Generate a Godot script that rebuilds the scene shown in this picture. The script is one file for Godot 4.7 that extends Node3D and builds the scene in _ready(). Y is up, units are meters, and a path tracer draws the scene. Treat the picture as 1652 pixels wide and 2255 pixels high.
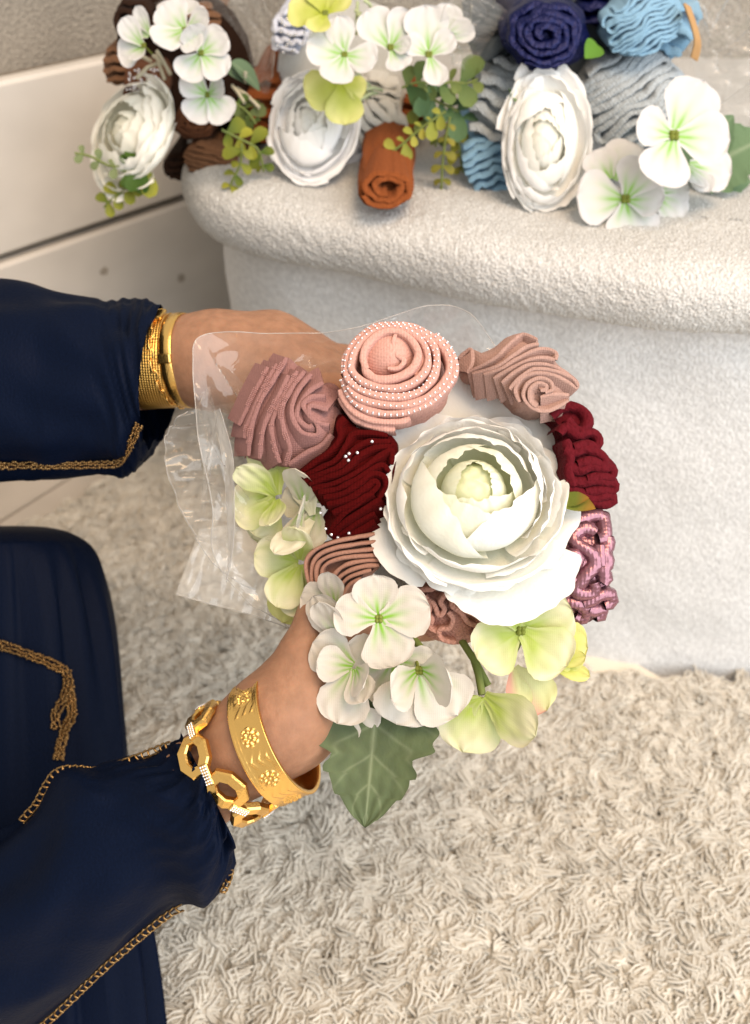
extends Node3D

const F := 1953.0            # focal length in units of the 1652 x 2255 plan of the view
var EYE := Vector3(0, 0.7, 0)
var C := Basis(Vector3.RIGHT, deg_to_rad(-40.0))
var nz := FastNoiseLite.new()
var rng := RandomNumberGenerator.new()
var TX := {}
var M := {}


func _ready() -> void:
	rng.seed = 11
	nz.seed = 5
	nz.frequency = 1.0
	nz.noise_type = FastNoiseLite.TYPE_SIMPLEX_SMOOTH
	nz.fractal_type = FastNoiseLite.FRACTAL_NONE

	var cam := Camera3D.new()
	cam.name = "camera"
	cam.transform = Transform3D(C, EYE)
	var lens := CameraAttributesPhysical.new()
	lens.frustum_focal_length = 20.8
	lens.frustum_near = 0.02
	lens.frustum_far = 40.0
	lens.frustum_focus_distance = 0.435
	lens.exposure_aperture = 5.2
	cam.attributes = lens
	cam.fov = 60.0
	cam.near = 0.02
	cam.far = 40.0
	add_child(cam)

	var we := WorldEnvironment.new()
	we.name = "surroundings"
	var e := Environment.new()
	e.background_mode = Environment.BG_COLOR
	e.background_color = Color(0.62, 0.585, 0.54).linear_to_srgb()
	e.background_energy_multiplier = 1.02
	e.tonemap_mode = Environment.TONE_MAPPER_LINEAR
	e.tonemap_exposure = 1.17
	e.sdfgi_enabled = true
	e.ssao_enabled = true
	e.ssil_enabled = true
	we.environment = e
	add_child(we)

	# daylight from a window beyond the step on the right, and a warm ceiling lamp over the sitter
	area("window_light", Vector3(1.2, 1.2, 0.6), Vector3(0.12, 0.3, -0.6), Vector2(2.2, 2.0), Color(0.95, 0.975, 1.0), 4.0)
	area("ceiling_lamp_light", Vector3(0.45, 2.1, 0.1), Vector3(0.05, 0.3, -0.5), Vector2(0.9, 0.9), Color(1.0, 0.85, 0.68), 2.3)

	textures()
	materials()
	setting()
	rug()
	bouquet()
	film_wrap()
	person()
	jewellery()
	brown_bouquet()
	white_bouquet()
	blue_bouquet()


func area(called: String, from: Vector3, to: Vector3, size: Vector2, col: Color, energy: float) -> void:
	var l := AreaLight3D.new()
	l.name = called
	l.area_size = size
	l.light_color = col
	l.light_energy = energy
	l.area_normalize_energy = true
	l.area_range = 12.0
	l.area_attenuation = 2.0
	l.shadow_enabled = true
	add_child(l)
	l.look_at_from_position(from, to, Vector3.UP)


# ---------------------------------------------------------------- helpers
func at(x: float, y: float, d: float) -> Vector3:
	return EYE + C * Vector3((x - 826.0) / F * d, (1127.5 - y) / F * d, -d)


func on_level(x: float, y: float, h: float) -> Vector3:
	var r := C * Vector3((x - 826.0) / F, (1127.5 - y) / F, -1.0)
	return EYE + r * ((h - EYE.y) / r.y)


func dirv(x: float, y: float, z: float) -> Vector3:
	return (C * Vector3(x, y, z)).normalized()


func n3(x: float, y: float, z: float = 0.0) -> float:
	return nz.get_noise_3d(x, y, z)


func sm(a: float, b: float, x: float) -> float:
	var t := clampf((x - a) / (b - a), 0.0, 1.0)
	return t * t * (3.0 - 2.0 * t)


# points of a crop [x, y, x, y, ...] turned to plan units
func cr(p: Array, ox: float, oy: float, s: float) -> PackedVector2Array:
	var out := PackedVector2Array()
	for i in range(0, p.size(), 2):
		out.append(Vector2(ox + p[i] * s, oy + p[i + 1] * s))
	return out


func spline2(p: PackedVector2Array, step: float, closed := false) -> PackedVector2Array:
	var c := Curve2D.new()
	c.bake_interval = step
	var n := p.size()
	for i in (n + 1 if closed else n):
		var a := p[(i - 1 + n) % n] if closed or i > 0 else p[0]
		var b := p[(i + 1) % n] if closed or i < n - 1 else p[n - 1]
		var t := (b - a) / 6.0
		c.add_point(p[i % n], -t, t)
	var len := c.get_baked_length()
	var m := maxi(3, int(len / step))
	var out := PackedVector2Array()
	for i in (m if closed else m + 1):
		out.append(c.sample_baked(len * i / m, true))
	return out


func spline3(p: PackedVector3Array, m: int) -> PackedVector3Array:
	var c := Curve3D.new()
	c.bake_interval = 0.002
	var n := p.size()
	for i in n:
		var t := (p[mini(i + 1, n - 1)] - p[maxi(i - 1, 0)]) / 6.0
		c.add_point(p[i], -t, t)
	var len := c.get_baked_length()
	var out := PackedVector3Array()
	for i in m + 1:
		out.append(c.sample_baked(len * i / m, true))
	return out


func frame(pos: Vector3, face: Vector3, roll := 0.0) -> Transform3D:
	var z := face.normalized()
	var y := C.y
	var x := y.cross(z).normalized()
	y = z.cross(x)
	return Transform3D(Basis(x, y, z), pos) * Transform3D(Basis(Vector3.BACK, roll), Vector3.ZERO)


class Shape:
	var v := PackedVector3Array()
	var uv := PackedVector2Array()
	var c := PackedColorArray()
	var ix := PackedInt32Array()
	var tinted := false

	func grid(nu: int, nv: int, f: Callable, col = null, wrap := false) -> void:
		var b := v.size()
		var w := nu if wrap else nu + 1
		for j in nv + 1:
			for i in w:
				var a := float(i) / nu
				var t := float(j) / nv
				v.append(f.call(a, t))
				uv.append(Vector2(a, t))
				if col is Callable:
					c.append(col.call(a, t))
				elif col is Color:
					c.append(col)
				else:
					c.append(Color.WHITE)
		if col != null:
			tinted = true
		for j in nv:
			for i in nu:
				var p := b + j * w + i
				var q := b + j * w + (i + 1) % w
				ix.append_array(PackedInt32Array([p, q, p + w, q, q + w, p + w]))

	func fan(center: Vector3, ring: PackedVector3Array, col := Color.WHITE) -> void:
		var b := v.size()
		v.append(center)
		uv.append(Vector2(0.5, 0.5))
		c.append(col)
		for p in ring:
			v.append(p)
			uv.append(Vector2.ZERO)
			c.append(col)
		for i in ring.size():
			ix.append_array(PackedInt32Array([b, b + 1 + i, b + 1 + (i + 1) % ring.size()]))

	func tube(p: PackedVector3Array, r, seg := 6, col := Color.WHITE, capped := true) -> void:
		var b := v.size()
		var n := p.size()
		var up := Vector3.UP
		var t0 := (p[1] - p[0]).normalized()
		if absf(t0.dot(up)) > 0.9:
			up = Vector3.RIGHT
		var s := up.cross(t0).normalized()
		for j in n:
			var t := (p[mini(j + 1, n - 1)] - p[maxi(j - 1, 0)]).normalized()
			s = (s - t * s.dot(t)).normalized()
			var o := t.cross(s)
			var rr: float = r if r is float else (r as Callable).call(float(j) / (n - 1))
			for i in seg:
				var a := TAU * i / seg
				v.append(p[j] + (s * cos(a) + o * sin(a)) * rr)
				uv.append(Vector2(float(i) / seg, float(j) / n))
				c.append(col)
		for j in n - 1:
			for i in seg:
				var k := b + j * seg + i
				var q := b + j * seg + (i + 1) % seg
				ix.append_array(PackedInt32Array([k, k + seg, q, q, k + seg, q + seg]))
		if capped:
			for e in 2:
				var ring := PackedVector3Array()
				for i in seg:
					ring.append(v[b + (0 if e == 0 else (n - 1) * seg) + i])
				fan(p[0 if e == 0 else n - 1], ring, col)

	func ball(o: Vector3, bx: Vector3, by: Vector3, bz: Vector3, seg := 8, col := Color.WHITE) -> void:
		grid(seg, seg / 2, func(a, t): return o + bx * (cos(TAU * a) * sin(PI * t)) + by * (sin(TAU * a) * sin(PI * t)) + bz * cos(PI * t), col, true)

	func box(t: Transform3D, s: Vector3, bev := 0.0, col := Color.WHITE) -> void:
		var h := s * 0.5
		for ax in 3:
			for sg in [-1.0, 1.0]:
				var n := Vector3.ZERO
				n[ax] = sg
				var u := Vector3.ZERO
				u[(ax + 1) % 3] = 1.0
				var w := n.cross(u)
				var b := v.size()
				for k in 4:
					var q: Vector3 = n * (h[ax]) + u * (h[(ax + 1) % 3] - bev) * [-1.0, 1.0, 1.0, -1.0][k] + w * (h[(ax + 2) % 3] - bev) * [-1.0, -1.0, 1.0, 1.0][k]
					v.append(t * q)
					uv.append(Vector2([0, 1, 1, 0][k], [0, 0, 1, 1][k]))
					c.append(col)
				ix.append_array(PackedInt32Array([b, b + 2, b + 1, b, b + 3, b + 2]))
		if bev > 0.0:
			for ax in 3:
				for s1 in [-1.0, 1.0]:
					for s2 in [-1.0, 1.0]:
						var b := v.size()
						var a1 := (ax + 1) % 3
						var a2 := (ax + 2) % 3
						for k in 4:
							var q := Vector3.ZERO
							q[ax] = (h[ax] - bev) * (-1.0 if k < 2 else 1.0)
							q[a1] = s1 * (h[a1] - (bev if k == 0 or k == 3 else 0.0))
							q[a2] = s2 * (h[a2] - (0.0 if k == 0 or k == 3 else bev))
							v.append(t * q)
							uv.append(Vector2.ZERO)
							c.append(col)
						ix.append_array(PackedInt32Array([b, b + 1, b + 2, b, b + 2, b + 3]))

	func mesh() -> ArrayMesh:
		var n := PackedVector3Array()
		n.resize(v.size())
		for k in range(0, ix.size(), 3):
			var a := ix[k]
			var b := ix[k + 1]
			var d := ix[k + 2]
			var f := (v[d] - v[a]).cross(v[b] - v[a])
			n[a] += f
			n[b] += f
			n[d] += f
		for k in n.size():
			n[k] = n[k].normalized() if n[k].length_squared() > 0.0 else Vector3.UP
		var arr := []
		arr.resize(Mesh.ARRAY_MAX)
		arr[Mesh.ARRAY_VERTEX] = v
		arr[Mesh.ARRAY_NORMAL] = n
		arr[Mesh.ARRAY_TEX_UV] = uv
		if tinted:
			arr[Mesh.ARRAY_COLOR] = c
		arr[Mesh.ARRAY_INDEX] = ix
		var m := ArrayMesh.new()
		m.add_surface_from_arrays(Mesh.PRIMITIVE_TRIANGLES, arr)
		return m


func origin_of(o: Node) -> Vector3:
	var p := Vector3.ZERO
	while o != self:
		p += o.position
		o = o.get_parent()
	return p


func thing(called: String, label: String, category: String, pos: Vector3, group := "") -> Node3D:
	var o := Node3D.new()
	o.name = called
	o.position = pos
	add_child(o, true)
	o.set_meta("label", label)
	o.set_meta("category", category)
	if group:
		o.set_meta("group", group)
	return o


func struct(called: String, pos := Vector3.ZERO) -> Node3D:
	var o := Node3D.new()
	o.name = called
	o.position = pos
	add_child(o, true)
	o.set_meta("kind", "structure")
	return o


func knot(called: String, parent: Node, label := "") -> Node3D:
	var o := Node3D.new()
	o.name = called
	parent.add_child(o, true)
	if label:
		o.set_meta("label", label)
	return o


# a mesh whose points are given in the scene's own metres
func part(called: String, s: Shape, m: Material, parent: Node = self, label := "", stuff := false) -> MeshInstance3D:
	var o := MeshInstance3D.new()
	o.name = called
	o.mesh = s.mesh()
	o.material_override = m
	if parent != self:
		o.position = -origin_of(parent)
	parent.add_child(o, true)
	if label:
		o.set_meta("label", label)
	if stuff:
		o.set_meta("kind", "stuff")
	return o


# ---------------------------------------------------------------- textures and materials
func picture(size: int, f: Callable) -> ImageTexture:
	var im := Image.create(size, size, false, Image.FORMAT_RGB8)
	for y in size:
		for x in size:
			var g: float = f.call(float(x) / size, float(y) / size)
			im.set_pixel(x, y, Color(g, g, g))
	return ImageTexture.create_from_image(im)


func noise_picture(size: int, freq: float, octaves: int, kind: int, sd: int, lo := 0.0, hi := 1.0) -> ImageTexture:
	var f := FastNoiseLite.new()
	f.seed = sd
	f.frequency = freq
	f.noise_type = kind
	f.fractal_type = FastNoiseLite.FRACTAL_FBM if octaves > 1 else FastNoiseLite.FRACTAL_NONE
	f.fractal_octaves = octaves
	var im := f.get_seamless_image(size, size)
	im.convert(Image.FORMAT_RGB8)
	if lo != 0.0 or hi != 1.0:
		for y in size:
			for x in size:
				var g := lerpf(lo, hi, im.get_pixel(x, y).r)
				im.set_pixel(x, y, Color(g, g, g))
	return ImageTexture.create_from_image(im)


func textures() -> void:
	TX.weave = picture(128, func(x, y): return 0.5 + 0.25 * sin(TAU * 16.0 * x) + 0.25 * sin(TAU * 16.0 * y))
	TX.rib = picture(128, func(x, y): return clampf(0.5 + 0.42 * sin(TAU * 16.0 * y) + 0.16 * sin(TAU * 24.0 * x + 3.0 * sin(TAU * 16.0 * y)), 0.0, 1.0))
	TX.knit = picture(128, func(x, y): return clampf(0.5 + 0.5 * sin(TAU * (16.0 * x + 0.35 * sin(TAU * 16.0 * y))), 0.0, 1.0))
	TX.pile = noise_picture(512, 0.06, 3, FastNoiseLite.TYPE_SIMPLEX, 3)
	TX.pile_tone = noise_picture(512, 0.09, 2, FastNoiseLite.TYPE_SIMPLEX, 9, 0.66, 1.06)
	TX.pile_soft = noise_picture(512, 0.03, 4, FastNoiseLite.TYPE_SIMPLEX, 19, 0.86, 1.0)
	TX.cloth_tone = noise_picture(256, 0.05, 4, FastNoiseLite.TYPE_SIMPLEX, 21, 0.8, 1.0)
	TX.soft = noise_picture(256, 0.03, 3, FastNoiseLite.TYPE_SIMPLEX, 13)
	TX.skin = noise_picture(256, 0.11, 3, FastNoiseLite.TYPE_CELLULAR, 17)
	TX.skin_tone = noise_picture(256, 0.018, 4, FastNoiseLite.TYPE_SIMPLEX, 23, 0.87, 1.02)
	TX.paint = noise_picture(256, 0.012, 3, FastNoiseLite.TYPE_SIMPLEX, 29, 0.93, 1.0)
	TX.crush = noise_picture(256, 0.05, 2, FastNoiseLite.TYPE_CELLULAR, 31)


func mat(col: Color, rough := 0.8, o := {}) -> StandardMaterial3D:
	var m := StandardMaterial3D.new()
	m.albedo_color = col.linear_to_srgb()
	m.roughness = rough
	m.metallic = o.get("metal", 0.0)
	m.metallic_specular = o.get("spec", 0.4)
	m.cull_mode = BaseMaterial3D.CULL_DISABLED
	if o.has("tex") or o.has("bump"):
		if o.has("uv"):
			m.uv1_scale = o.uv
		else:
			m.uv1_triplanar = true
			m.uv1_world_triplanar = o.get("world", true)
			m.uv1_scale = Vector3.ONE * o.get("ts", 20.0)
	if o.has("tex"):
		m.albedo_texture = o.tex
	if o.has("bump"):
		m.heightmap_enabled = true
		m.heightmap_texture = o.bump
		m.heightmap_scale = o.get("bs", 0.03)
	if o.get("vc", false):
		m.vertex_color_use_as_albedo = true
	if o.has("rim"):
		m.rim_enabled = true
		m.rim = o.rim
		m.rim_tint = o.get("rim_tint", 0.6)
	if o.has("back"):
		m.backlight_enabled = true
		m.backlight = (o.back as Color).linear_to_srgb()
	if o.has("alpha"):
		m.transparency = BaseMaterial3D.TRANSPARENCY_ALPHA
		m.albedo_color.a = o.alpha
	if o.has("coat"):
		m.clearcoat_enabled = true
		m.clearcoat = o.coat
		m.clearcoat_roughness = 0.3
	if o.has("sss"):
		m.subsurf_scatter_enabled = true
		m.subsurf_scatter_strength = o.sss
	return m


func materials() -> void:
	M.carpet = mat(Color(0.8, 0.795, 0.77), 1.0, {tex = TX.pile_tone, bump = TX.pile, bs = 0.17, ts = 10.0, spec = 0.1, rim = 0.3})
	M.carpet_riser = mat(Color(0.78, 0.785, 0.785), 1.0, {tex = TX.pile_soft, bump = TX.pile, bs = 0.09, ts = 8.0, spec = 0.1, rim = 0.3})
	M.carpet_beige = mat(Color(0.52, 0.475, 0.41), 1.0, {tex = TX.pile_tone, bump = TX.pile, bs = 0.3, ts = 6.0, spec = 0.1, rim = 0.2})
	M.white_paint = mat(Color(0.86, 0.82, 0.765), 0.45, {tex = TX.paint, ts = 3.0})
	M.tile = mat(Color(0.56, 0.51, 0.45), 0.4, {tex = TX.paint, ts = 2.0})
	M.grout = mat(Color(0.25, 0.21, 0.17), 0.9)
	M.rug_back = mat(Color(0.74, 0.67, 0.55), 1.0)
	M.pile = mat(Color(0.8, 0.8, 0.8), 0.85, {vc = true, spec = 0.15, rim = 0.3, back = Color(0.35, 0.35, 0.35)})
	M.petal = mat(Color(1, 1, 1), 0.62, {vc = true, back = Color(0.3, 0.3, 0.3), bump = TX.weave, bs = 0.008, ts = 60.0, spec = 0.25})
	M.petal_fine = mat(Color(1, 1, 1), 0.6, {vc = true, back = Color(0.4, 0.4, 0.4), bump = TX.soft, bs = 0.014, ts = 40.0, spec = 0.25})
	M.green = mat(Color(1, 1, 1), 0.6, {vc = true, back = Color(0.12, 0.12, 0.12), bump = TX.soft, bs = 0.02, ts = 30.0, spec = 0.3})
	M.stem = mat(Color(0.16, 0.2, 0.05), 0.6)
	M.knob = mat(Color(0.17, 0.2, 0.03), 0.6)
	var cloth := {tex = TX.cloth_tone, bump = TX.weave, bs = 0.02, ts = 55.0, spec = 0.12, rim = 0.25}
	M.mauve = mat(Color(0.37, 0.19, 0.175), 0.9, cloth)
	M.peach = mat(Color(0.7, 0.39, 0.325), 0.88, {tex = TX.cloth_tone, bump = TX.weave, bs = 0.02, ts = 42.0, spec = 0.15, rim = 0.3})
	M.taupe = mat(Color(0.5, 0.315, 0.265), 0.9, cloth)
	M.wine = mat(Color(0.075, 0.0035, 0.0035), 0.85, {tex = TX.cloth_tone, bump = TX.weave, bs = 0.03, ts = 40.0, spec = 0.12, rim = 0.12})
	M.crimson = mat(Color(0.12, 0.007, 0.013), 0.8, {tex = TX.cloth_tone, bump = TX.crush, bs = 0.12, ts = 26.0, spec = 0.2, rim = 0.15})
	M.blush = mat(Color(0.42, 0.225, 0.165), 0.92, {tex = TX.cloth_tone, bump = TX.soft, bs = 0.012, ts = 60.0, spec = 0.1, rim = 0.25})
	M.crochet = mat(Color(0.6, 0.31, 0.245), 0.9, {tex = TX.cloth_tone, bump = TX.knit, bs = 0.06, ts = 26.0, spec = 0.1, rim = 0.25})
	M.satin = mat(Color(0.34, 0.15, 0.19), 0.27, {bump = TX.weave, bs = 0.02, ts = 30.0, metal = 0.65, spec = 0.7, tex = TX.cloth_tone})
	M.navy_velvet = mat(Color(0.003, 0.006, 0.055), 0.42, {bump = TX.crush, bs = 0.12, ts = 22.0, rim = 0.12, rim_tint = 1.0, spec = 0.4, metal = 0.45})
	M.sky_cloth = mat(Color(0.27, 0.47, 0.65), 0.9, cloth)
	M.grey_knit = mat(Color(0.56, 0.62, 0.66), 0.9, {tex = TX.pile_tone, bump = TX.knit, bs = 0.12, ts = 18.0, spec = 0.15, rim = 0.3})
	M.dark_grey = mat(Color(0.1, 0.12, 0.135), 0.8, cloth)
	M.rust = mat(Color(0.27, 0.078, 0.024), 0.85, {tex = TX.cloth_tone, bump = TX.rib, bs = 0.03, ts = 24.0, spec = 0.15, rim = 0.2})
	M.brown = mat(Color(0.14, 0.062, 0.035), 0.85, {tex = TX.cloth_tone, bump = TX.rib, bs = 0.04, ts = 24.0, spec = 0.15, rim = 0.2})
	M.tan = mat(Color(0.21, 0.11, 0.062), 0.9, {tex = TX.cloth_tone, bump = TX.rib, bs = 0.05, ts = 24.0, spec = 0.12, rim = 0.2})
	M.dark_brown = mat(Color(0.035, 0.018, 0.012), 0.8, cloth)
	M.white_cloth = mat(Color(0.78, 0.77, 0.72), 0.85, cloth)
	M.lace = mat(Color(0.62, 0.66, 0.78), 0.7, {bump = TX.crush, bs = 0.1, ts = 20.0})
	M.crystal = mat(Color(0.85, 0.85, 0.9), 0.08, {metal = 0.75, spec = 1.0})
	M.film = mat(Color(0.86, 0.84, 0.8), 0.04, {alpha = 0.07, spec = 0.95})
	M.film_panel = mat(Color(0.82, 0.79, 0.73), 0.12, {alpha = 0.2, spec = 0.7})
	M.film_back = mat(Color(0.8, 0.77, 0.72), 0.08, {alpha = 0.16, spec = 1.0})
	M.film_fold = mat(Color(0.5, 0.48, 0.45), 0.1, {alpha = 0.6, spec = 1.0})
	M.skin = mat(Color(0.36, 0.19, 0.115), 0.5, {tex = TX.skin_tone, bump = TX.skin, bs = 0.018, ts = 22.0, spec = 0.3, sss = 0.12})
	M.navy = mat(Color(0.002, 0.006, 0.0215), 0.6, {bump = TX.soft, bs = 0.02, ts = 40.0, spec = 0.18, tex = TX.cloth_tone})
	M.gold = mat(Color(0.86, 0.53, 0.16), 0.27, {metal = 1.0, bump = TX.soft, bs = 0.01, ts = 60.0})
	M.gold_mesh = mat(Color(0.78, 0.46, 0.12), 0.36, {metal = 1.0, bump = TX.weave, bs = 0.05, ts = 40.0})
	M.bead = mat(Color(0.3, 0.185, 0.075), 0.3, {metal = 0.9})
	M.raffia = mat(Color(0.45, 0.27, 0.12), 0.8)


# ---------------------------------------------------------------- the setting
const WALL_AT := Vector3(-0.4128, 0, -0.9696)
const WALL_ALONG := Vector3(0.6816, 0, -0.7317)
const WALL_OUT := Vector3(0.7317, 0, 0.6816)


func nosing(u: float) -> Vector2:     # plan of the rounded step front, from the back left round to the right
	return step_front.sample_baked(u * step_front.get_baked_length(), true)

var step_front := Curve2D.new()


func plan(off: float, u: float) -> Vector2:
	var e := 0.004
	var a := nosing(maxf(u - e, 0.0))
	var b := nosing(minf(u + e, 1.0))
	var t := (b - a).normalized()
	return nosing(u) + Vector2(-t.y, t.x) * off


func setting() -> void:
	# floor of pale tiles
	var fl := struct("floor")
	var sub := Shape.new()
	sub.box(Transform3D(Basis(), Vector3(0.2, -0.03, -0.5)), Vector3(3.2, 0.05, 3.2))
	part("grout", sub, M.grout, fl)
	var tb := Basis(Vector3.UP, -0.62)
	var o := Vector3(-0.429, 0, -0.855)
	for i in range(-2, 3):
		for k in range(-3, 3):
			var s := Shape.new()
			s.box(Transform3D(tb, o + tb * Vector3((i + 0.5) * 0.45, -0.0065, (k + 0.62) * 0.45)), Vector3(0.446, 0.012, 0.446), 0.0015)
			if (o + tb * Vector3((i + 0.5) * 0.45, 0, (k + 0.62) * 0.45)).length() < 1.35:
				part("tile", s, M.tile, fl)

	# white boarded stair side
	var wall := struct("wall")
	var wb := Basis(WALL_ALONG, Vector3.UP, WALL_OUT)
	var heights := [[0.0, 0.2655], [0.275, 0.4495]]
	for k in 2:
		var s := Shape.new()
		var hh: float = heights[k][1] - heights[k][0]
		s.box(Transform3D(wb, WALL_AT + WALL_ALONG * (-0.02 if k == 0 else -0.19) + Vector3.UP * (heights[k][0] + hh * 0.5) - WALL_OUT * 0.012), Vector3(1.3 if k == 0 else 0.98, hh, 0.024), 0.004)
		part("board", s, M.white_paint, wall)
	var bk := Shape.new()
	bk.box(Transform3D(wb, WALL_AT + WALL_ALONG * -0.05 + Vector3.UP * 0.222 - WALL_OUT * 0.0415), Vector3(1.2, 0.44, 0.035))
	part("backing", bk, M.grout, wall)
	for q in [[229, 597, 0.0052], [399, 612, 0.006]]:
		var r := C * Vector3((q[0] - 826.0) / F, (1127.5 - q[1]) / F, -1.0)
		var t := (WALL_AT - EYE).dot(WALL_OUT) / r.dot(WALL_OUT)
		var p := EYE + r * t + WALL_OUT * 0.0006
		var s := Shape.new()
		var ring := PackedVector3Array()
		for i in 16:
			var a := TAU * i / 16.0
			var rr: float = q[2] * (1.0 + 0.25 * n3(cos(a) * 2.0, sin(a) * 2.0, q[0]))
			ring.append(p + (WALL_ALONG * cos(a) * 1.1 + Vector3.UP * sin(a)) * rr)
		s.fan(p + WALL_OUT * 0.0003, ring)
		part("wood_knot", s, mat(Color(0.46, 0.41, 0.35), 0.6), wall)

	# carpeted step with a rolled front edge
	for q in [[-0.06, -1.32], [-0.135, -1.12], [-0.178, -0.93], [-0.158, -0.79], [-0.11, -0.715], [-0.01, -0.668], [0.095, -0.619], [0.191, -0.586], [0.3, -0.566], [0.5, -0.55], [0.95, -0.53]]:
		var i := step_front.point_count
		step_front.add_point(Vector2(q[0], q[1]))
	var n := step_front.point_count
	for i in n:
		var t := (step_front.get_point_position(mini(i + 1, n - 1)) - step_front.get_point_position(maxi(i - 1, 0))) / 6.0
		step_front.set_point_in(i, -t)
		step_front.set_point_out(i, t)
	step_front.bake_interval = 0.004
	var step := struct("step")
	# rolled edge: profile from under the lip, round the front, up onto the tread
	var prof := Curve2D.new()
	for q in [[-0.03, 0.388], [-0.002, 0.386], [0.008, 0.395], [0.011, 0.41], [0.006, 0.425], [-0.01, 0.4345], [-0.035, 0.4375], [-0.09, 0.4375]]:
		prof.add_point(Vector2(q[0], q[1]))
	for i in prof.point_count:
		var t := (prof.get_point_position(mini(i + 1, prof.point_count - 1)) - prof.get_point_position(maxi(i - 1, 0))) / 6.0
		prof.set_point_in(i, -t)
		prof.set_point_out(i, t)
	prof.bake_interval = 0.001
	var roll := Shape.new()
	var fz := FastNoiseLite.new()
	fz.seed = 3
	fz.frequency = 160.0
	fz.fractal_octaves = 2
	roll.grid(760, 90, func(a, t):
		var q := prof.sample_baked(prof.get_baked_length() * t, true)
		var q2 := prof.sample_baked(minf(prof.get_baked_length() * t + 0.002, prof.get_baked_length()), true)
		var nn := (q2 - q).normalized()
		nn = Vector2(nn.y, -nn.x)
		var g := plan(q.x, a)
		var big := 0.004 * n3(g.x * 9.0, g.y * 9.0, 3.0)
		var bump := fz.get_noise_3d(g.x, q.y, g.y) * 0.0011 + 0.0006 * fz.get_noise_3d(g.x * 2.3, q.y * 2.3, g.y * 2.3) + big * sin(PI * t)
		g = plan(q.x + nn.x * bump, a)
		return Vector3(g.x, q.y + nn.y * bump, g.y))
	part("rolled_edge", roll, M.carpet, step)
	var tread := Shape.new()
	tread.grid(60, 30, func(a, t):
		var g := plan(-0.088, a)
		var z := lerpf(g.y, -1.75, t * t)
		return Vector3(g.x + t * t * (0.35 if g.x > 0.0 else 0.0), 0.4368 + 0.002 * n3(g.x * 8.0, z * 8.0), z))
	part("tread", tread, M.carpet, step)
	var riser := Shape.new()
	riser.grid(240, 60, func(a, t):
		var h = 0.392 * t
		var g := plan(-0.022 + 0.012 * pow(1.0 - t, 6.0) + 0.0025 * n3(nosing(a).x * 12.0, h * 12.0, 2.0) + 0.0007 * n3(nosing(a).x * 120.0, h * 120.0, 6.0), a)
		return Vector3(g.x, h, g.y))
	part("riser", riser, M.carpet_riser, step)
	# the next step up, carpeted in beige, running behind the boards
	var up := struct("upper_step")
	var line := PackedVector2Array()
	for s in 9:
		var p := WALL_AT - WALL_OUT * 0.06 + WALL_ALONG * (-0.75 + 0.98 * s / 8.0)
		line.append(Vector2(p.x, p.z))
	line.append(Vector2(-0.12, -1.16))
	line.append(Vector2(0.1, -1.17))
	line.append(Vector2(0.6, -1.13))
	line.append(Vector2(1.2, -1.08))
	line = spline2(line, 0.01)
	var us := Shape.new()
	us.grid(line.size() - 1, 60, func(a, t):
		var p := line[int(round(a * (line.size() - 1)))]
		var h := lerpf(0.3, 0.72, minf(t * 1.5, 1.0))
		var back := maxf(0.0, t - 0.667) * 1.5
		var w := 0.006 * n3(p.x * 8.0, h * 8.0, p.y * 8.0)
		return Vector3(p.x + w - back * 0.3, h + w * 0.5 - (0.012 * pow(maxf(0.0, 1.0 - absf(t - 0.667) * 12.0), 2.0)), p.y + w - back * 0.7))
	part("carpet", us, M.carpet_beige, up)


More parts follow.
